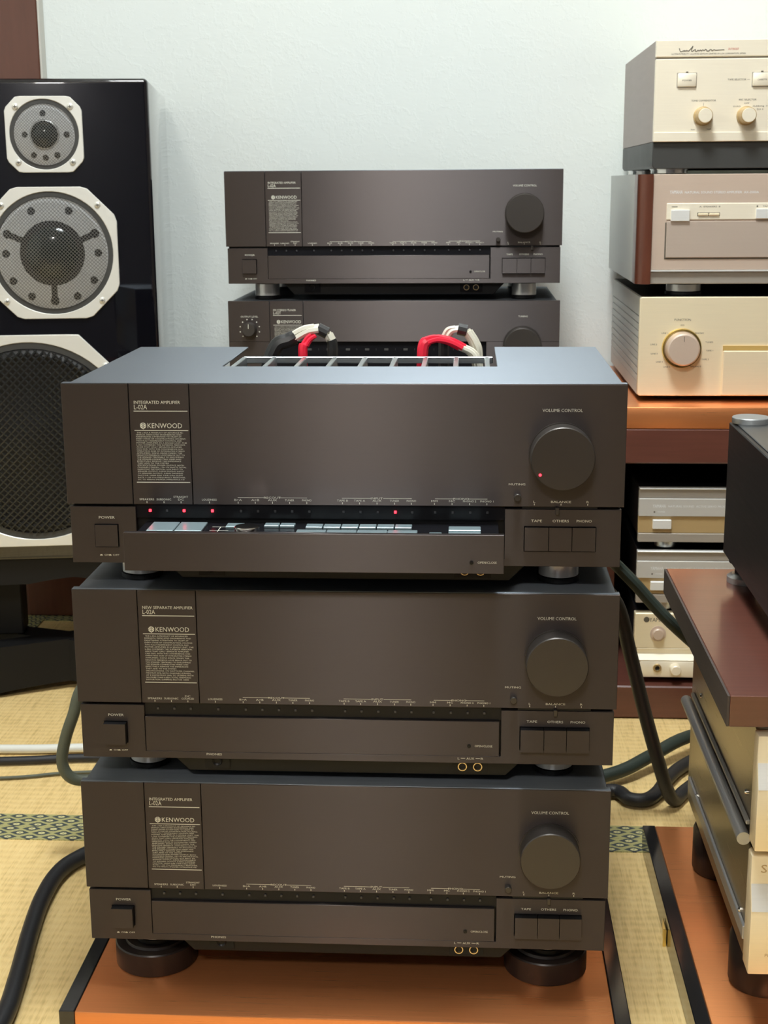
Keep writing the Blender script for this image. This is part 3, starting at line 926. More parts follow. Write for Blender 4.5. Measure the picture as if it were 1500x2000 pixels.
def lattice(cx, cz, r, pitch, wr, y0, dome, ang=45, segs=12, crimp=0.0):
    b = B()
    for direction in (ang, ang + 90):
        ca, sa = math.cos(R(direction)), math.sin(R(direction))
        n = int(r / pitch)
        for i in range(-n, n + 1):
            o = i * pitch
            half = math.sqrt(max(r * r - o * o, 0))
            if half < pitch:
                continue
            pts = []
            for k in range(segs + 1):
                u = -half + 2 * half * k / segs
                x, z = cx + u * ca - o * sa, cz + u * sa + o * ca
                q = (u * u + o * o) / (r * r)
                pts.append((x, y0 - dome * (1 - q) - (wr * 0.7 if direction == ang else 0), z))
            b.tube(pts, wr, 4, smooth=False)
    return b


def screw(parent, x, z, y, r):
    s = obj('screw', B().lathe([(r, y + 0.0006), (r, y), (r * 0.8, y - r * 0.32), (r * 0.4, y - r * 0.48), (0, y - r * 0.52)], (x, 0, z), 'y', 16), 'screw', parent, smooth=True)
    c = B().box(x - r * 0.5, x + r * 0.5, y - r * 0.56, y - r * 0.50, z - r * 0.09, z + r * 0.09).box(x - r * 0.09, x + r * 0.09, y - r * 0.56, y - r * 0.50, z - r * 0.5, z + r * 0.5)
    obj('cross_slot', c, 'dring', s)


def driver(name, cx, cz, hw, hh, ch, gr, hole, pitch, wr, wire, dome, sx, sz, sr, kind):
    e = obj(name, B().ring(octo(cx, cz, hw, hh, ch), circ(cx, cz, gr + 0.004), -0.0045, -0.0002), 'plate', sp, bevel=0.0008)
    obj('trim_ring', B().ring(circ(cx, cz, gr + 0.0039), circ(cx, cz, gr * 0.965), -0.0030, -0.0002), 'dring', e)
    if kind == 'woofer':
        obj('cone', B().lathe([(gr * 0.96, -0.0003), (gr * 0.90, -0.004), (gr * 0.80, -0.0010), (gr * 0.30, -0.0004), (gr * 0.26, -0.0015), (0, -0.004)], (cx, 0, cz), 'y', 56), 'cone', e, smooth=True)
    else:
        obj('backing', B().ring(circ(cx, cz, gr * 0.96), circ(cx, cz, hole), -0.0012, -0.0002), 'silver', e)
        obj('cavity', B().lathe([(hole, -0.0008), (0, -0.0008)], (cx, 0, cz), 'y', 40), 'cone', e)
        obj('dome', B().lathe([(hole * 0.80, -0.0009), (hole * 0.66, -0.0052), (hole * 0.35, -0.0078), (0, -0.0088)], (cx, 0, cz), 'y', 40), 'dome', e, smooth=True)
        if kind == 'tweeter':
            obj('dome_ring', B().lathe([(hole * 0.98, -0.0013), (hole * 0.90, -0.0034), (hole * 0.82, -0.0013)], (cx, 0, cz), 'y', 40), 'chrome', e, smooth=True)
        if kind == 'mid':
            dots = [(66, 0.79), (114, 0.79), (0, 0.79), (180, 0.79), (-34, 0.84), (214, 0.84), (-62, 0.84), (242, 0.84)]
            for a in (24, 156, -90):
                c, s = math.cos(R(a)), math.sin(R(a))
                q = B()
                w2 = 0.0042
                q.add([(cx + c * hole * 0.9 - s * w2, -0.0016, cz + s * hole * 0.9 + c * w2), (cx + c * hole * 0.9 + s * w2, -0.0016, cz + s * hole * 0.9 - c * w2),
                       (cx + c * gr * 0.80 + s * w2, -0.0016, cz + s * gr * 0.80 - c * w2), (cx + c * gr * 0.80 - s * w2, -0.0016, cz + s * gr * 0.80 + c * w2)], [(0, 1, 2, 3)])
                disc(q, cx + c * gr * 0.82, cz + s * gr * 0.82, 0.0062, y=-0.0016, seg=18)
                obj('key_slot', q, 'cone', e)
            dr_ = 0.0055
        else:
            dots = [(92, 0.66), (0, 0.70), (180, 0.62), (-60, 0.74), (-90, 0.72), (240, 0.74)]
            dr_ = 0.0042
        for a, f in dots:
            q = B()
            disc(q, cx + math.cos(R(a)) * gr * f, cz + math.sin(R(a)) * gr * f, dr_, y=-0.0016, seg=16)
            obj('vent_hole', q, 'cone', e)
    obj('mesh_grille', lattice(cx, cz, gr * 0.955, pitch, wr, -0.0045, dome), wire, e)
    for a in (-1, 1):
        for c in (-1, 1):
            screw(e, cx + a * sx, cz + c * sz, -0.0046, sr)


driver('tweeter', -0.1453, 0.8365, 0.0530, 0.0515, 0.0165, 0.0435, 0.0205, 0.0030, 0.00034, 'wire', 0.006, 0.0374, 0.0374, 0.0046, 'tweeter')
driver('midrange', -0.1440, 0.6735, 0.0925, 0.0920, 0.0420, 0.0815, 0.0455, 0.0036, 0.00042, 'wire', 0.011, 0.0668, 0.0668, 0.0046, 'mid')
driver('woofer', -0.187, 0.4025, 0.153, 0.1560, 0.080, 0.1415, 0.05, 0.0078, 0.00125, 'wire_dark', 0.016, 0.110, 0.110, 0.0055, 'woofer')

st = thing('speaker_stand', 'black wooden stand with arched rail and crossed feet under the loudspeaker', 'stand', (SPX, SPY, 0), YAW)
n = 24
arch = [(-SW, 0.2235), (0, 0.2235), (0, 0.165)]
for k in range(n + 1):
    u = k / n
    x = -0.03 - u * (SW - 0.06 - 0.13)
    arch.append((x, 0.165 + 0.019 * min(1, u * 1.6) + 0.010 * math.sin(math.pi * u)))
arch += [(-SW + 0.05, 0.184), (-SW, 0.184)]
obj('arched_rail', B().prism(arch, 0.012, 0.045), 'stand', st)
obj('arched_rail', B().prism(arch, 0.34, 0.375), 'stand', st)
obj('top_board', B().box(-SW + 0.004, -0.004, 0.046, 0.339, 0.2035, 0.2234), 'stand', st)
for (x, y) in ((-0.265, 0.115), (-0.075, 0.085)):
    obj('column', B().box(x - 0.05, x + 0.03, y - 0.025, y + 0.025, 0.0818, 0.2033), 'stand', st, bevel=0.002)


def arm(p, q, wd, h):
    """A foot bar lying on the floor with a shallow arch cut along its underside."""
    P, Q = Vector((*p, 0)), Vector((*q, 0))
    L = (Q - P).length
    d = (Q - P) / L
    nrm = Vector((-d.y, d.x, 0))
    prof = [(0, 0), (0.07, 0)]
    for k in range(13):
        u = k / 12
        prof.append((0.09 + u * (L - 0.18), 0.012 * math.sin(math.pi * u) ** 0.6))
    prof += [(L - 0.07, 0), (L, 0), (L, h * 0.62), (L - 0.09, h), (0.09, h), (0, h * 0.62)]
    nn = len(prof)
    vs = [P + d * a + nrm * (-wd / 2) + Vector((0, 0, z)) for a, z in prof] + [P + d * a + nrm * (wd / 2) + Vector((0, 0, z)) for a, z in prof]
    fs = [tuple(range(nn)), tuple(range(2 * nn - 1, nn - 1, -1))] + [(i, i + nn, (i + 1) % nn + nn, (i + 1) % nn) for i in range(nn)]
    return B().add(vs, fs)


obj('foot_bar', arm((-0.40, 0.0), (0.07, 0.155), 0.040, 0.080), 'stand', st, loc=(0, 0, 0.0015))
obj('foot_bar', arm((-0.40, 0.190), (0.06, -0.025), 0.040, 0.0785), 'stand', st, loc=(0, 0, 0.0015))

# low wooden board behind the stand
tag(obj('wooden_board', B().box(-0.690, -0.30, 1.256, 1.2612, 0.002, 0.40), 'redwood', bevel=0.002), 'red brown wooden board standing on the floor behind the speaker stand', 'board')

# ---------------------------------------------------------------- right hand rack and its stack
rk = thing('equipment_rack', 'low mahogany rack with gold components inside on the right', 'rack', (0.30, 0.79, 0))
obj('rack_top', B().box(0.0, 0.56, 0.0, 0.46, 0.381, 0.4304), 'mahog', rk, bevel=0.002)
obj('plinth', B().box(-0.06, 0.56, 0.0, 0.46, 0.0015, 0.0507), 'mahog', rk, bevel=0.002)
obj('side_panel', B().box(0.012, 0.034, 0.13, 0.44, 0.0508, 0.3809), 'mahog', rk, bevel=0.001)
obj('side_panel', B().box(0.53, 0.55, 0.13, 0.44, 0.0508, 0.3809), 'mahog', rk, bevel=0.001)
obj('shadow_back_panel', B().box(0.035, 0.529, 0.43, 0.44, 0.0508, 0.3809), 'black', rk)  # black colour stands in for the shadow inside the rack


def component(label, z0, z1):
    t = thing('slim_component', label, 'audio component', (0.354, 0.81, z0), group='slim silver and gold components in the rack')
    h = z1 - z0
    W = 0.40
    obj('chassis', B().box(0.003, W - 0.003, 0.0105, 0.30, 0.002, h - 0.003), 'black', t, bevel=0.0008)
    fr = [0, 0.165, 0.49, 0.83, 1.0]
    names = [('lower_band', 'greyface', 0.0), ('ochre_band', 'gold_dark', 0.003), ('silver_band', 'silverband', 0.0), ('upper_band', 'greyface', 0.002)]
    for k, (nm, mt, y) in enumerate(names):
        o = obj(nm, B().box(0, W, y, 0.0104, fr[k] * h + 0.0001, fr[k + 1] * h - 0.0001), mt, t, bevel=0.0006)
        if nm == 'silver_band':
            p = B()
            write(p, 'YAMAHA', 0.0195, 0.655 * h, 0.0050, 0.0185, 'l')
            write(p, 'NATURAL SOUND  ACTIVE SERVO PROCESSING', 0.0415, 0.665 * h, 0.0030, 0.095, 'l')
            write(p, 'POWER', 0.0270, 0.565 * h, 0.0020, 0.010, 'l')
            obj('lettering', p, 'inkwhite', o)
            q = B()
            disc(q, 0.022, 0.575 * h, 0.0012)
            obj('power_lamp', q, 'inkdark', o)
    obj('top_edge', B().box(0, W, -0.001, 0.0105, h, h + 0.0022), 'silverface', t, bevel=0.0008)
    obj('power_button', B().box(0.0200, 0.0465, -0.003, 0.0029, 0.255 * h, 0.43 * h), 'silverface', t, bevel=0.0008)
    return t


c1 = component('upper of two slim silver gold components inside the mahogany rack', 0.2625, 0.3395)
c2 = component('second slim silver gold component, partly hidden by the brown board', 0.1715, 0.2470)
for c, h in ((c1, 0.0130), (c2, 0.0146)):
    for x in (0.043, 0.355):
        for y in (0.029, 0.26):
            obj('foot', B().lathe([(0, 0.0019), (0.0155, 0.0019), (0.0155, -h + 0.002), (0.014, -h), (0, -h)], (x, y, 0), seg=32), 'alu', c, smooth=True)
c3 = thing('gold_tuner_unit', 'gold component with headphone socket on the rack plinth', 'audio component', (0.354, 0.81, 0.0595))
H3 = 0.096
obj('chassis', B().box(0.004, 0.396, 0.0165, 0.30, 0.002, H3 - 0.003), 'black', c3, bevel=0.0008)
fp = obj('face', B().prism([(0.0, 0.043), (0.0, H3), (0.0164, H3), (0.0164, 0.043)], 0.0, 0.40, 'x'), 'gold', c3, bevel=0.001)
obj('sloped_ledge', B().prism([(0.0, 0.0428), (0.004, 0.0335), (-0.006, 0.026), (0.0164, 0.0255), (0.0164, 0.0428)], 0.004, 0.40, 'x'), 'gold_pale', c3, bevel=0.0005)
obj('lower_face', B().box(0.008, 0.40, -0.006, 0.0164, 0.0, 0.0252), 'gold_pale', c3, bevel=0.002, seg=2)
p = B()
write(p, 'YAMAHA', 0.0205, 0.0835, 0.0062, 0.030, 'l')
p2 = B()
obj('lettering', p, 'inkdark', fp)
disc(p2, 0.0165, 0.0866, 0.0042, y=-0.0003, seg=20)
obj('maker_roundel', p2, 'inkdark', fp)
obj('power_button', B().lathe([(0, -0.007), (0.0072, -0.007), (0.0082, -0.006), (0.0082, -0.0015), (0.0115, -0.0012), (0.0115, -0.0001), (0, -0.0001)], (0.0335, 0, 0.0655), 'y', 36), 'rosegrey', c3, smooth=True)
j = obj('headphone_socket', B().lathe([(0.0028, -0.0062), (0.0034, -0.0082), (0.0060, -0.0082), (0.0064, -0.0061)], (0.0335, 0, 0.0148), 'y', 32), 'gold_ring', c3, smooth=True)
obj('socket_hole', B().lathe([(0.0030, -0.0066), (0, -0.0066)], (0.0335, 0, 0.0148), 'y', 20), 'black', j)
obj('level_knob', B().lathe([(0, -0.0205), (0.0065, -0.0205), (0.0075, -0.0195), (0.0078, -0.0061), (0, -0.0061)], (0.0590, 0, 0.0150), 'y', 32), 'gold_pale', c3, smooth=True)
for x in (0.05, 0.35):
    for y in (0.05, 0.26):
        obj('foot', B().lathe([(0, 0.0019), (0.015, 0.0019), (0.014, -0.0086), (0, -0.0086)], (x, y, 0), seg=24), 'black', c3)
c1b = c1

# gold selector amplifier
g = thing('gold_amplifier', 'champagne gold amplifier with one FUNCTION knob and ribbed side, on the copper board', 'amplifier', (0.3495, 0.84, 0.4613))
GH = 0.1475
GB = 0.0085
obj('body', B().box(0.004, 0.426, 0.0105, 0.40, GB, GH), 'black', g)
fpoly = []
for (cx, cz, a0) in ((0.426, GH - 0.004, 0), (0.004, GH - 0.004, 90), (0.004, GB + 0.004, 180), (0.426, GB + 0.004, 270)):
    for k in range(5):
        a = R(a0 + 90 * k / 4)
        fpoly.append((cx + 0.004 * math.cos(a), cz + 0.004 * math.sin(a)))
fp = obj('front_plate', B().prism(fpoly, 0.0, 0.0104), 'gold', g, bevel=0.0008)
for k in range(11):
    z0 = GB + 0.0005 + (0.018 if k else 0) + max(0, k - 1) * 0.0104
    z1 = GB + 0.0180 if k == 0 else z0 + 0.0088
    if k == 10:
        z1 = GH - 0.0005
    obj('side_rib', B().box(0.0005, 0.0039, 0.0106, 0.40, z0, z1), 'sidegrey', g)
p = B()
kc = (0.0600, 0.0760)
write(p, 'FUNCTION', kc[0], kc[1] + 0.0385, 0.0030, 0.0225)
write(p, 'CD', kc[0], kc[1] + 0.0315, 0.0018)
for a, s in ((-50, 'LINE 1'), (-82, 'LINE 2'), (-106, 'LINE 3'), (-130, 'LINE 4'), (-150, 'LINE 5'), (50, 'PHONO'), (76, 'TUNER'), (98, 'TAPE 1'), (122, 'TAPE 2'), (148, 'BALANCE')):
    write(p, s, kc[0] + 0.0395 * math.sin(R(a)) * (1.0 if abs(a) > 60 else 0.8), kc[1] + 0.0315 * math.cos(R(a)), 0.0020, wide=1.2)
obj('lettering', p, 'inkdark', fp)
kb = obj('function_knob', B().lathe([(0, -0.024), (0.0205, -0.024), (0.0225, -0.022), (0.0240, -0.003), (0.0262, -0.003), (0.0275, -0.0001), (0, -0.0001)], (kc[0], 0, kc[1]), 'y', 64), ['rosegrey', 'gold'], g, smooth=True)
obj('knob_ring', B().lathe([(0.0245, -0.0045), (0.0270, -0.0045), (0.0280, -0.0002), (0.0245, -0.0002)], (kc[0], 0, kc[1]), 'y', 64), 'brass', g, smooth=True)
obj('pointer', B().box(kc[0] - 0.0003, kc[0] + 0.0003, -0.0246, -0.0241, kc[1] + 0.0115, kc[1] + 0.0190), 'inkdark', kb)
obj('door_flap', B().box(0.1175, 0.40, -0.0060, -0.0001, GB + 0.001, GB + 0.0645), 'gold', g, bevel=0.0012)
obj('door_top_strip', B().box(0.1175, 0.40, -0.0030, -0.0001, GB + 0.0650, GB + 0.0712), 'ochre', g)
for x in (0.05, 0.38):
    for y in (0.05, 0.36):
        obj('foot', B().lathe([(0, GB - 0.0001), (0.022, GB - 0.0001), (0.021, 0.0), (0, 0.0)], (x, y, 0), seg=28), 'black', g)

# bronze amplifier with wooden cheeks
ym = thing('bronze_amplifier', 'bronze faced amplifier with red wooden side cheeks, second from top on the right', 'amplifier', (0.3415, 0.84, 0.627))
YH = 0.1495
obj('base', B().box(0.0205, 0.4145, 0.004, 0.40, 0.0, 0.0172), 'greyface', ym, bevel=0.0008)
obj('bright_edge', B().box(0.0205, 0.4145, -0.001, 0.006, 0.0174, 0.0195), 'silverface', ym)
fp = obj('front_plate', B().box(0.0205, 0.4145, 0.0, 0.0104, 0.0197, YH), 'rosegrey', ym, bevel=0.0008)
obj('cover', B().box(0.0205, 0.4145, 0.0106, 0.40, 0.0174, YH), 'sidegrey', ym)
for x in (0.0, 0.4148):
    pr = []
    for k in range(9):
        a = R(180 + 90 * k / 8)
        pr.append((0.016 + 0.016 * math.cos(a), 0.010 + 0.014 * math.sin(a)) if x == 0 else (0.0203 - (0.016 + 0.016 * math.cos(a)), 0.010 + 0.014 * math.sin(a)))
    pr += [(0.0203 if x == 0 else 0.0, -0.004), (0.0203 if x == 0 else 0.0, 0.045), (0.0 if x == 0 else 0.0203, 0.045)]
    o = obj('wooden_cheek', B().prism([(a + x, c) for a, c in pr], 0.0, YH, 'z'), 'redwood', ym, smooth=True)
    obj('cheek_rear', B().box(x + 0.0005, x + 0.020, 0.0452, 0.40, 0.0, YH), 'sidegrey', ym)
p = B()
write(p, 'YAMAHA', 0.0435, YH - 0.0265, 0.0048, 0.0175, 'l')
write(p, 'NATURAL SOUND STEREO AMPLIFIER  AX-2000A', 0.0640, YH - 0.0262, 0.0032, 0.1005, 'l')
obj('lettering', p, 'inkwhite', fp)
rs = obj('control_strip', B().box(0.0398, 0.39, -0.0022, -0.0001, 0.0880, 0.1105), 'gold_pale', ym, bevel=0.0008)
p = B()
write(p, 'POWER', 0.0640, 0.1048, 0.0018, 0.0120)
bar(p, 0.0465, 0.0545, 0.1052, 0.1060, y=-0.0024)
write(p, 'A  SPEAKERS  B', 0.0985, 0.1048, 0.0019, 0.0285, y=-0.0024)
write(p, 'TAPE', 0.1750, 0.1048, 0.0019, 0.0090, y=-0.0024)
disc(p, 0.1630, 0.1058, 0.0012, y=-0.0024)
obj('lettering', p, 'inkdark', rs)
obj('power_key', B().box(0.0455, 0.0710, -0.0062, -0.0023, 0.0862, 0.1015), 'silverface', ym, bevel=0.0006)
for xa in (0.0825, 0.0975):
    obj('speaker_switch', B().box(xa, xa + 0.0142, -0.0046, -0.0023, 0.0935, 0.0970), 'gold', ym, bevel=0.0006)
    obj('switch_slot', B().box(xa - 0.0008, xa + 0.0150, -0.0025, -0.0023, 0.0928, 0.0977), 'inkdark', ym)
obj('tape_key', B().box(0.1612, 0.1900, -0.0058, -0.0023, 0.0890, 0.1025), 'silverface', ym, bevel=0.0006)
fl = obj('control_flap', B().box(0.0405, 0.39, -0.0026, -0.0001, 0.0365, 0.0862), 'rosegrey2', ym, bevel=0.0006)
obj('flap_gap', B().box(0.0388, 0.39, -0.0006, -0.0001, 0.0345, 0.0364).box(0.0388, 0.0404, -0.0006, -0.0001, 0.0365, 0.0845), 'inkdark', ym)
for x in (0.075, 0.36):
    for y in (0.055, 0.35):
        foot_part(ym, x, y, -0.0001, 0.0175, 0.024)

# gold amplifier with script lettering on top
lx = thing('script_amplifier', 'pale gold amplifier with handwritten style script at the top right', 'amplifier', (0.3598, 0.84, 0.784))
obj('base', B().prism([(0.0, 0.0355), (0.44, 0.0355), (0.44, 0.012), (0.425, 0.0), (0.003, 0.0), (0.0, 0.004)], 0.004, 0.40), 'dring', lx, bevel=0.0008)
obj('wooden_side', B().box(0.0, 0.008, 0.0105, 0.40, 0.0357, 0.1685), 'sidelux', lx, bevel=0.0006)
obj('body', B().box(0.0081, 0.44, 0.0105, 0.40, 0.0357, 0.1680), 'gold_pale', lx)
fp = obj('front_plate', B().box(0.0, 0.44, 0.0, 0.0104, 0.0357, 0.1440), 'gold_pale', lx, bevel=0.001)
obj('plate_groove', B().box(0.001, 0.44, 0.003, 0.0104, 0.1441, 0.1462), 'greyface', lx)
tpn = obj('top_plate', B().box(0.0, 0.44, -0.0005, 0.0104, 0.1463, 0.1685), 'gold_pale', lx, bevel=0.001)
obj('lower_ledge', B().box(0.0, 0.44, -0.0020, -0.0002, 0.0357, 0.0480), 'gold_pale', lx, bevel=0.0006)
p = B()
scr = [(0.0305, 0.1570), (0.0312, 0.1552), (0.0322, 0.1535), (0.0340, 0.1537), (0.0365, 0.1545), (0.0372, 0.1538), (0.0378, 0.1546), (0.0395, 0.1540), (0.0405, 0.1548), (0.0425, 0.1540), (0.0445, 0.1552), (0.0470, 0.1575), (0.0485, 0.1590), (0.0472, 0.1560), (0.0468, 0.1542), (0.0478, 0.1536), (0.0498, 0.1548), (0.0520, 0.1556), (0.0518, 0.1540), (0.0540, 0.1538), (0.0556, 0.1550), (0.0570, 0.1540), (0.0586, 0.1551), (0.0600, 0.1540), (0.0616, 0.1551), (0.0640, 0.1545), (0.0652, 0.1556), (0.0670, 0.1551), (0.0672, 0.1540), (0.0700, 0.1540), (0.0716, 0.1554), (0.0735, 0.1550), (0.0745, 0.1540), (0.0768, 0.1552), (0.0790, 0.1546), (0.0850, 0.1549), (0.0905, 0.1549)]
p.tube([(x, -0.0007, 0.1545 + (z - 0.1545) * 1.25) for x, z in scr], 0.0005, 6)
write(p, 'ULTIMATE FIDELITY / A LIMITED EDITION CRAFTED BY LUX CORPORATION, JAPAN', 0.0205, 0.1492, 0.0020, 0.0985, 'l', y=-0.0008)
lt = obj('lettering', p, 'inkdark', tpn)
p = B()
write(p, 'DUTINODT', 0.0960, 0.1548, 0.0026, 0.0138, 'l', y=-0.0008)
obj('red_lettering', p, 'inkred', tpn)
p = B()
write(p, 'TAPE SELECTOR', 0.0970, 0.1153, 0.0023, 0.0248, 'l')
bar(p, 0.1230, 0.1268, 0.1162, 0.1165)
write(p, 'TONE COMPENSATOR', 0.0660, 0.0883, 0.0023, 0.0330)
bar(p, 0.0659, 0.0662, 0.0820, 0.0865)
write(p, 'REC SELECTOR', 0.1250, 0.0890, 0.0023, 0.0235)
write(p, 'OFF', 0.1240, 0.0846, 0.0018)
write(p, 'SOURCE', 0.1108, 0.0805, 0.0018, 0.0100)
write(p, 'dubbing 1>2', 0.1320, 0.0808, 0.0020, 0.0245, 'l')
write(p, '2>1', 0.1375, 0.0765, 0.0020, 0.0085, 'l')
write(p, 'low', 0.0532, 0.0508, 0.0017)
write(p, 'high', 0.0748, 0.0512, 0.0017)
obj('lettering', p, 'inkdark', fp)
for xa, s in ((0.0297, 'POWER'), (0.1300, 'CASSETTE')):
    o = obj('push_button', B().box(xa, xa + 0.0250, -0.0035, -0.0002, 0.1075, 0.1250), 'gold_pale', lx, bevel=0.0015, seg=2)
    obj('button_rim', B().box(xa - 0.0009, xa + 0.0259, -0.0004, -0.0001, 0.1066, 0.1259), 'greyface', o)
    obj('button_lamp', B().box(xa + 0.0110, xa + 0.0140, -0.0012, -0.0002, 0.1260, 0.1273), 'inkdark', o)
    p = B()
    write(p, s, xa + 0.0125, 0.1148, 0.0020, 0.0125, y=-0.0037)
    obj('lettering', p, 'inkdark', o)
for x in (0.0655, 0.1235):
    o = obj('rotary_knob', B().lathe([(0.0128, -0.0001), (0.0128, -0.0030), (0.0112, -0.0035), (0.0103, -0.0225), (0.0096, -0.0232), (0, -0.0232)], (x, 0, 0.0690), 'y', 48), 'gold_dark', lx, smooth=True)
    obj('knob_cap', B().lathe([(0.0094, -0.0233), (0.0090, -0.0238), (0, -0.0238)], (x, 0, 0.0690), 'y', 40), 'gold_pale', o, smooth=True)
for x in (0.0225, 0.40):
    for y in (0.055, 0.35):
        obj('foot', B().lathe([(0, -0.0001), (0.027, -0.0001), (0.027, -0.0012), (0.0255, -0.0014), (0.0255, -0.0060), (0.022, -0.0074), (0, -0.0074)], (x + 0.008, y, 0), seg=40), 'chrome', lx, smooth=True)

# ---------------------------------------------------------------- champagne power amplifiers, brown board, dark device


def power_amp(label, z0, z1, foot):
    t = thing('power_amplifier', label, 'amplifier', (0.3592, -0.035, z0), group='champagne gold power amplifiers')
    h = z1 - z0
    W = 0.43
    obj('chassis', B().box(0.0018, W - 0.0018, 0.0165, 0.362, 0.0, h), 'steel', t, bevel=0.001)
    prof = [(0.0, h), (0.0, h * 0.765), (-0.0085, h * 0.550), (-0.0085, 0.0), (0.016, 0.0), (0.016, h)]
    fp = obj('face_plate', B().prism(prof, 0.0, W, 'x'), 'gold', t, bevel=0.0012, seg=2)
    obj('lamplit_band', B().prism([(-0.0004, h * 0.762), (-0.0086, h * 0.555), (-0.0089, h * 0.556), (-0.0007, h * 0.764)], 0.0006, W - 0.0006, 'x'), 'silverface', t)  # pale slab; the lamplight on this upward slope is put into its colour
    if foot:
        obj('side_rail', B().box(-0.0012, 0.0017, 0.016, 0.345, 0.020, 0.033), 'rail', t, bevel=0.0006)
    else:
        obj('side_rail', B().box(-0.0020, 0.0017, 0.022, 0.345, 0.0105, 0.0150), 'rail', t, bevel=0.0008)
        obj('round_rail', B().tube([(-0.0045, 0.0165, 0.0000), (-0.0045, 0.360, 0.0000)], 0.0060, 20, smooth=False), 'rail', t, smooth=True)
    for y, z in ((0.042, h * 0.32), (0.295, h * 0.29)):
        obj('screw', B().lathe([(0.0028, 0.0017), (0.0028, 0.0006), (0.0016, -0.0008), (0, -0.0010)], (0, y, z), 'x', 16), 'chrome', t, smooth=True)
    p = B()
    write(p, 'SU', 0.0085, h * 0.86, 0.0075, 0.0140, 'l', y=-0.0003)
    write(p, 'POWER', 0.0140, h * 0.16, 0.0030, 0.0140, 'l', y=-0.0088)
    obj('lettering', p, 'gold_dark', fp)
    if foot:
        for x in (0.032, 0.40):
            for y in (0.075, 0.300):
                obj('foot', B().lathe([(0, -0.0045), (0.030, -0.0045), (0.032, -0.009), (0.032, -foot + 0.004), (0.030, -foot), (0, -foot)], (x, y, 0), seg=44), 'puck', t, smooth=True)
    return t


power_amp('lower champagne gold power amplifier standing on the copper board at right', 0.0862, 0.1950, 0.0561)
pa = power_amp('upper champagne gold power amplifier under the brown board at right', 0.2035, 0.3060, 0.0)
for x in (0.05, 0.38):
    for y in (0.06, 0.31):
        obj('foot', B().lathe([(0, -0.0001), (0.018, -0.0001), (0.018, -0.0083), (0, -0.0083)], (x, y, 0), seg=28), 'black', pa)

BZ = 0.3425
tb = thing('mahogany_board', 'thick brown board with a raw edge carrying the dark grey device', 'board', (0.3315, -0.036, BZ - 0.028))
obj('board_top', B().box(0.0022, 0.48, 0.0, 0.408, 0.0, 0.028), 'mahog_top', tb, bevel=0.0007)
obj('raw_edge', B().box(0.0, 0.002, 0.0003, 0.408, 0.0003, 0.0276), 'mahog_side', tb)
for x in (0.043, 0.41):
    for y in (0.012, 0.33):
        obj('pad', B().lathe([(0, -0.0001), (0.009, -0.0001), (0.009, -0.0082), (0, -0.0082)], (x, y + 0.02, 0), seg=24), 'plate', tb)

dv = thing('dark_component', 'dark grey metal component with round silver cap on the brown board', 'audio component', (0.390, -0.02, 0.3705))
obj('case', B().box(0.0, 0.40, 0.0, 0.360, 0.0, 0.1440), 'device', dv, bevel=0.001)
obj('top_plate', B().box(0.005, 0.395, 0.004, 0.356, 0.1441, 0.1455), 'devicetop', dv, bevel=0.0006)
obj('round_cap', B().lathe([(0, 0.1456), (0.0195, 0.1456), (0.0198, 0.1462), (0.0198, 0.1512), (0.0190, 0.1520), (0, 0.1520)], (0.0205, 0.348, 0), seg=48), 'capgrey', dv, smooth=True)
for x in (0.022, 0.37):
    for y in (0.03, 0.340):
        f = obj('foot', B().lathe([(0, -0.0001), (0.0185, -0.0001), (0.0185, -0.006), (0.012, -0.010), (0.012, -0.018), (0, -0.018)], (x, y, 0), seg=40), 'black', dv, smooth=True)
        obj('foot_disc', B().lathe([(0, -0.0181), (0.015, -0.0181), (0.020, -0.0215), (0.020, -0.0278), (0, -0.0278)], (x, y, 0), seg=40), 'rail', f, smooth=True)

# ---------------------------------------------------------------- cables and small things


def cable(name, label, pts, r, mat, squash=1.0):
    return tag(obj(name, B().tube(pts, r, 12, squash=squash), mat, smooth=True), label, 'cable')


cable('power_cable', 'weathered green cable hanging in a loop left of the middle amplifier', [(-0.20, 0.33, 0.235), (-0.28, 0.325, 0.232), (-0.322, 0.315, 0.215), (-0.3360, 0.31, 0.180), (-0.3470, 0.31, 0.150), (-0.3520, 0.31, 0.122), (-0.3430, 0.312, 0.103), (-0.322, 0.320, 0.0975), (-0.27, 0.335, 0.100), (-0.21, 0.34, 0.105)], 0.0068, 'cable_sage')
cable('white_cable', 'white cable running across the tatami at left', [(-1.1, 0.61, 0.008), (-0.80, 0.622, 0.0075), (-0.5346, 0.620, 0.0075), (-0.4253, 0.6284, 0.0075), (-0.30, 0.64, 0.0075), (-0.12, 0.67, 0.0075)], 0.0062, 'cable_white')
cable('black_cable', 'black cable beside the white cable on the tatami', [(-1.1, 0.54, 0.007), (-0.80, 0.56, 0.007), (-0.5212, 0.5800, 0.007), (-0.4149, 0.596, 0.007), (-0.30, 0.602, 0.007), (-0.10, 0.60, 0.007)], 0.0056, 'cable_black')
cable('thin_cable', 'thin dark olive cable on the tatami nearest the border strip', [(-0.9, 0.50, 0.0035), (-0.53, 0.528, 0.0035), (-0.42, 0.552, 0.0035), (-0.30, 0.565, 0.0035), (-0.12, 0.56, 0.0035)], 0.0022, 'cable_sage')
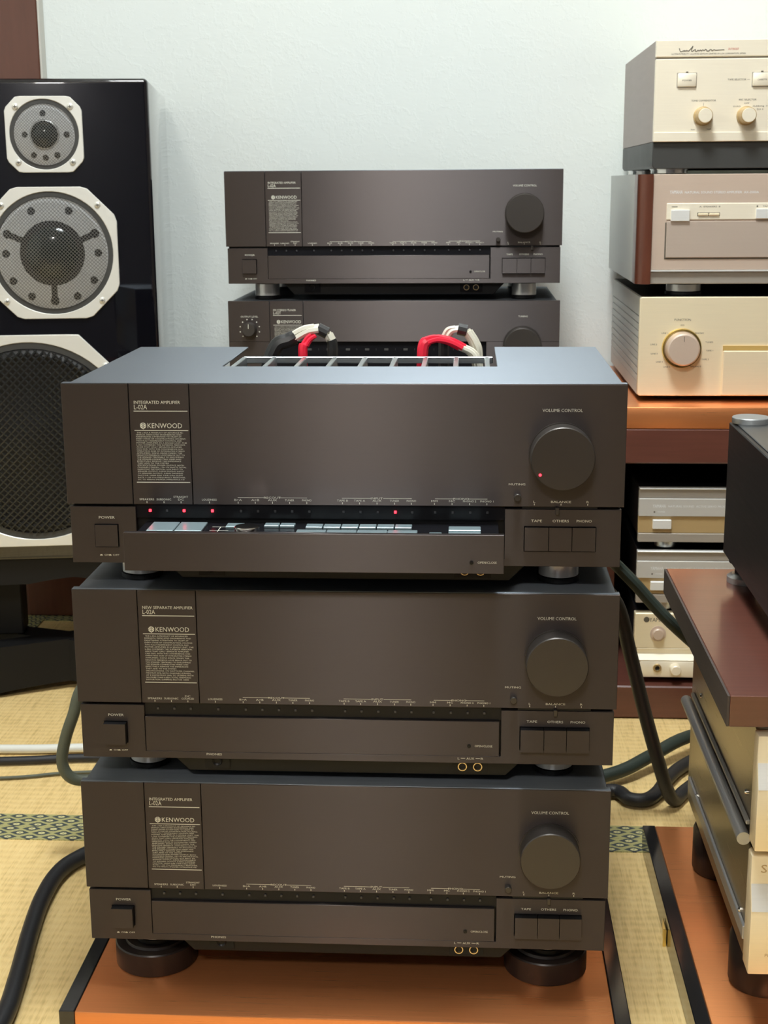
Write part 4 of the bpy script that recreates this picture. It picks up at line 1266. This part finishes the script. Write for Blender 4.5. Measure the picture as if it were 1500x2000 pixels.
cable('thick_black_cable', 'thick black cable curving over the tatami at lower left', [(-0.275, 0.36, 0.011), (-0.30, 0.338, 0.011), (-0.3300, 0.303, 0.011), (-0.3480, 0.262, 0.011), (-0.3490, 0.199, 0.011), (-0.3400, 0.124, 0.011), (-0.3260, 0.0376, 0.011), (-0.318, -0.0315, 0.011), (-0.320, -0.14, 0.011)], 0.0093, 'cable_black')
cable('green_cable', 'broad dark green cable slanting from the top amplifier towards the brown board', [(0.20, 0.345, 0.400), (0.245, 0.36, 0.377), (0.2786, 0.40, 0.3405), (0.3026, 0.40, 0.3164), (0.3269, 0.40, 0.2890), (0.3543, 0.40, 0.2616), (0.40, 0.41, 0.22), (0.46, 0.43, 0.17)], 0.0092, 'cable_green', 0.75)
cable('hanging_cable', 'black cable hanging down between the front stack and the gold amplifiers', [(0.20, 0.345, 0.355), (0.25, 0.39, 0.325), (0.2850, 0.42, 0.285), (0.3040, 0.43, 0.220), (0.3250, 0.44, 0.142), (0.3450, 0.455, 0.075), (0.3600, 0.47, 0.030), (0.3720, 0.487, 0.0105), (0.3880, 0.515, 0.0100), (0.42, 0.555, 0.0100), (0.48, 0.59, 0.0100)], 0.0086, 'cable_black')
cable('floor_cable', 'upper dark cable crossing the tatami right of the front stack', [(0.10, 0.50, 0.0105), (0.20, 0.515, 0.011), (0.3000, 0.552, 0.016), (0.3556, 0.600, 0.022), (0.4140, 0.660, 0.026), (0.52, 0.755, 0.012)], 0.0088, 'cable_green')
cable('looped_cable', 'black cable sagging in a low loop on the tatami right of the front stack', [(0.12, 0.475, 0.0105), (0.22, 0.478, 0.0105), (0.295, 0.512, 0.0105), (0.3150, 0.4880, 0.0105), (0.3360, 0.4860, 0.0105), (0.3540, 0.511, 0.0105), (0.372, 0.553, 0.0105), (0.400, 0.598, 0.0105), (0.46, 0.66, 0.0105), (0.54, 0.70, 0.0105)], 0.0088, 'cable_black')
br = B().box(0.3135, 0.3168, 0.1500, 0.1510, 0.0001, 0.019).box(0.3160, 0.3168, 0.1511, 0.1740, 0.0001, 0.019)
tag(obj('brass_bracket', br, 'brass'), 'small brass corner bracket on the tatami beside the black board edge', 'bracket')
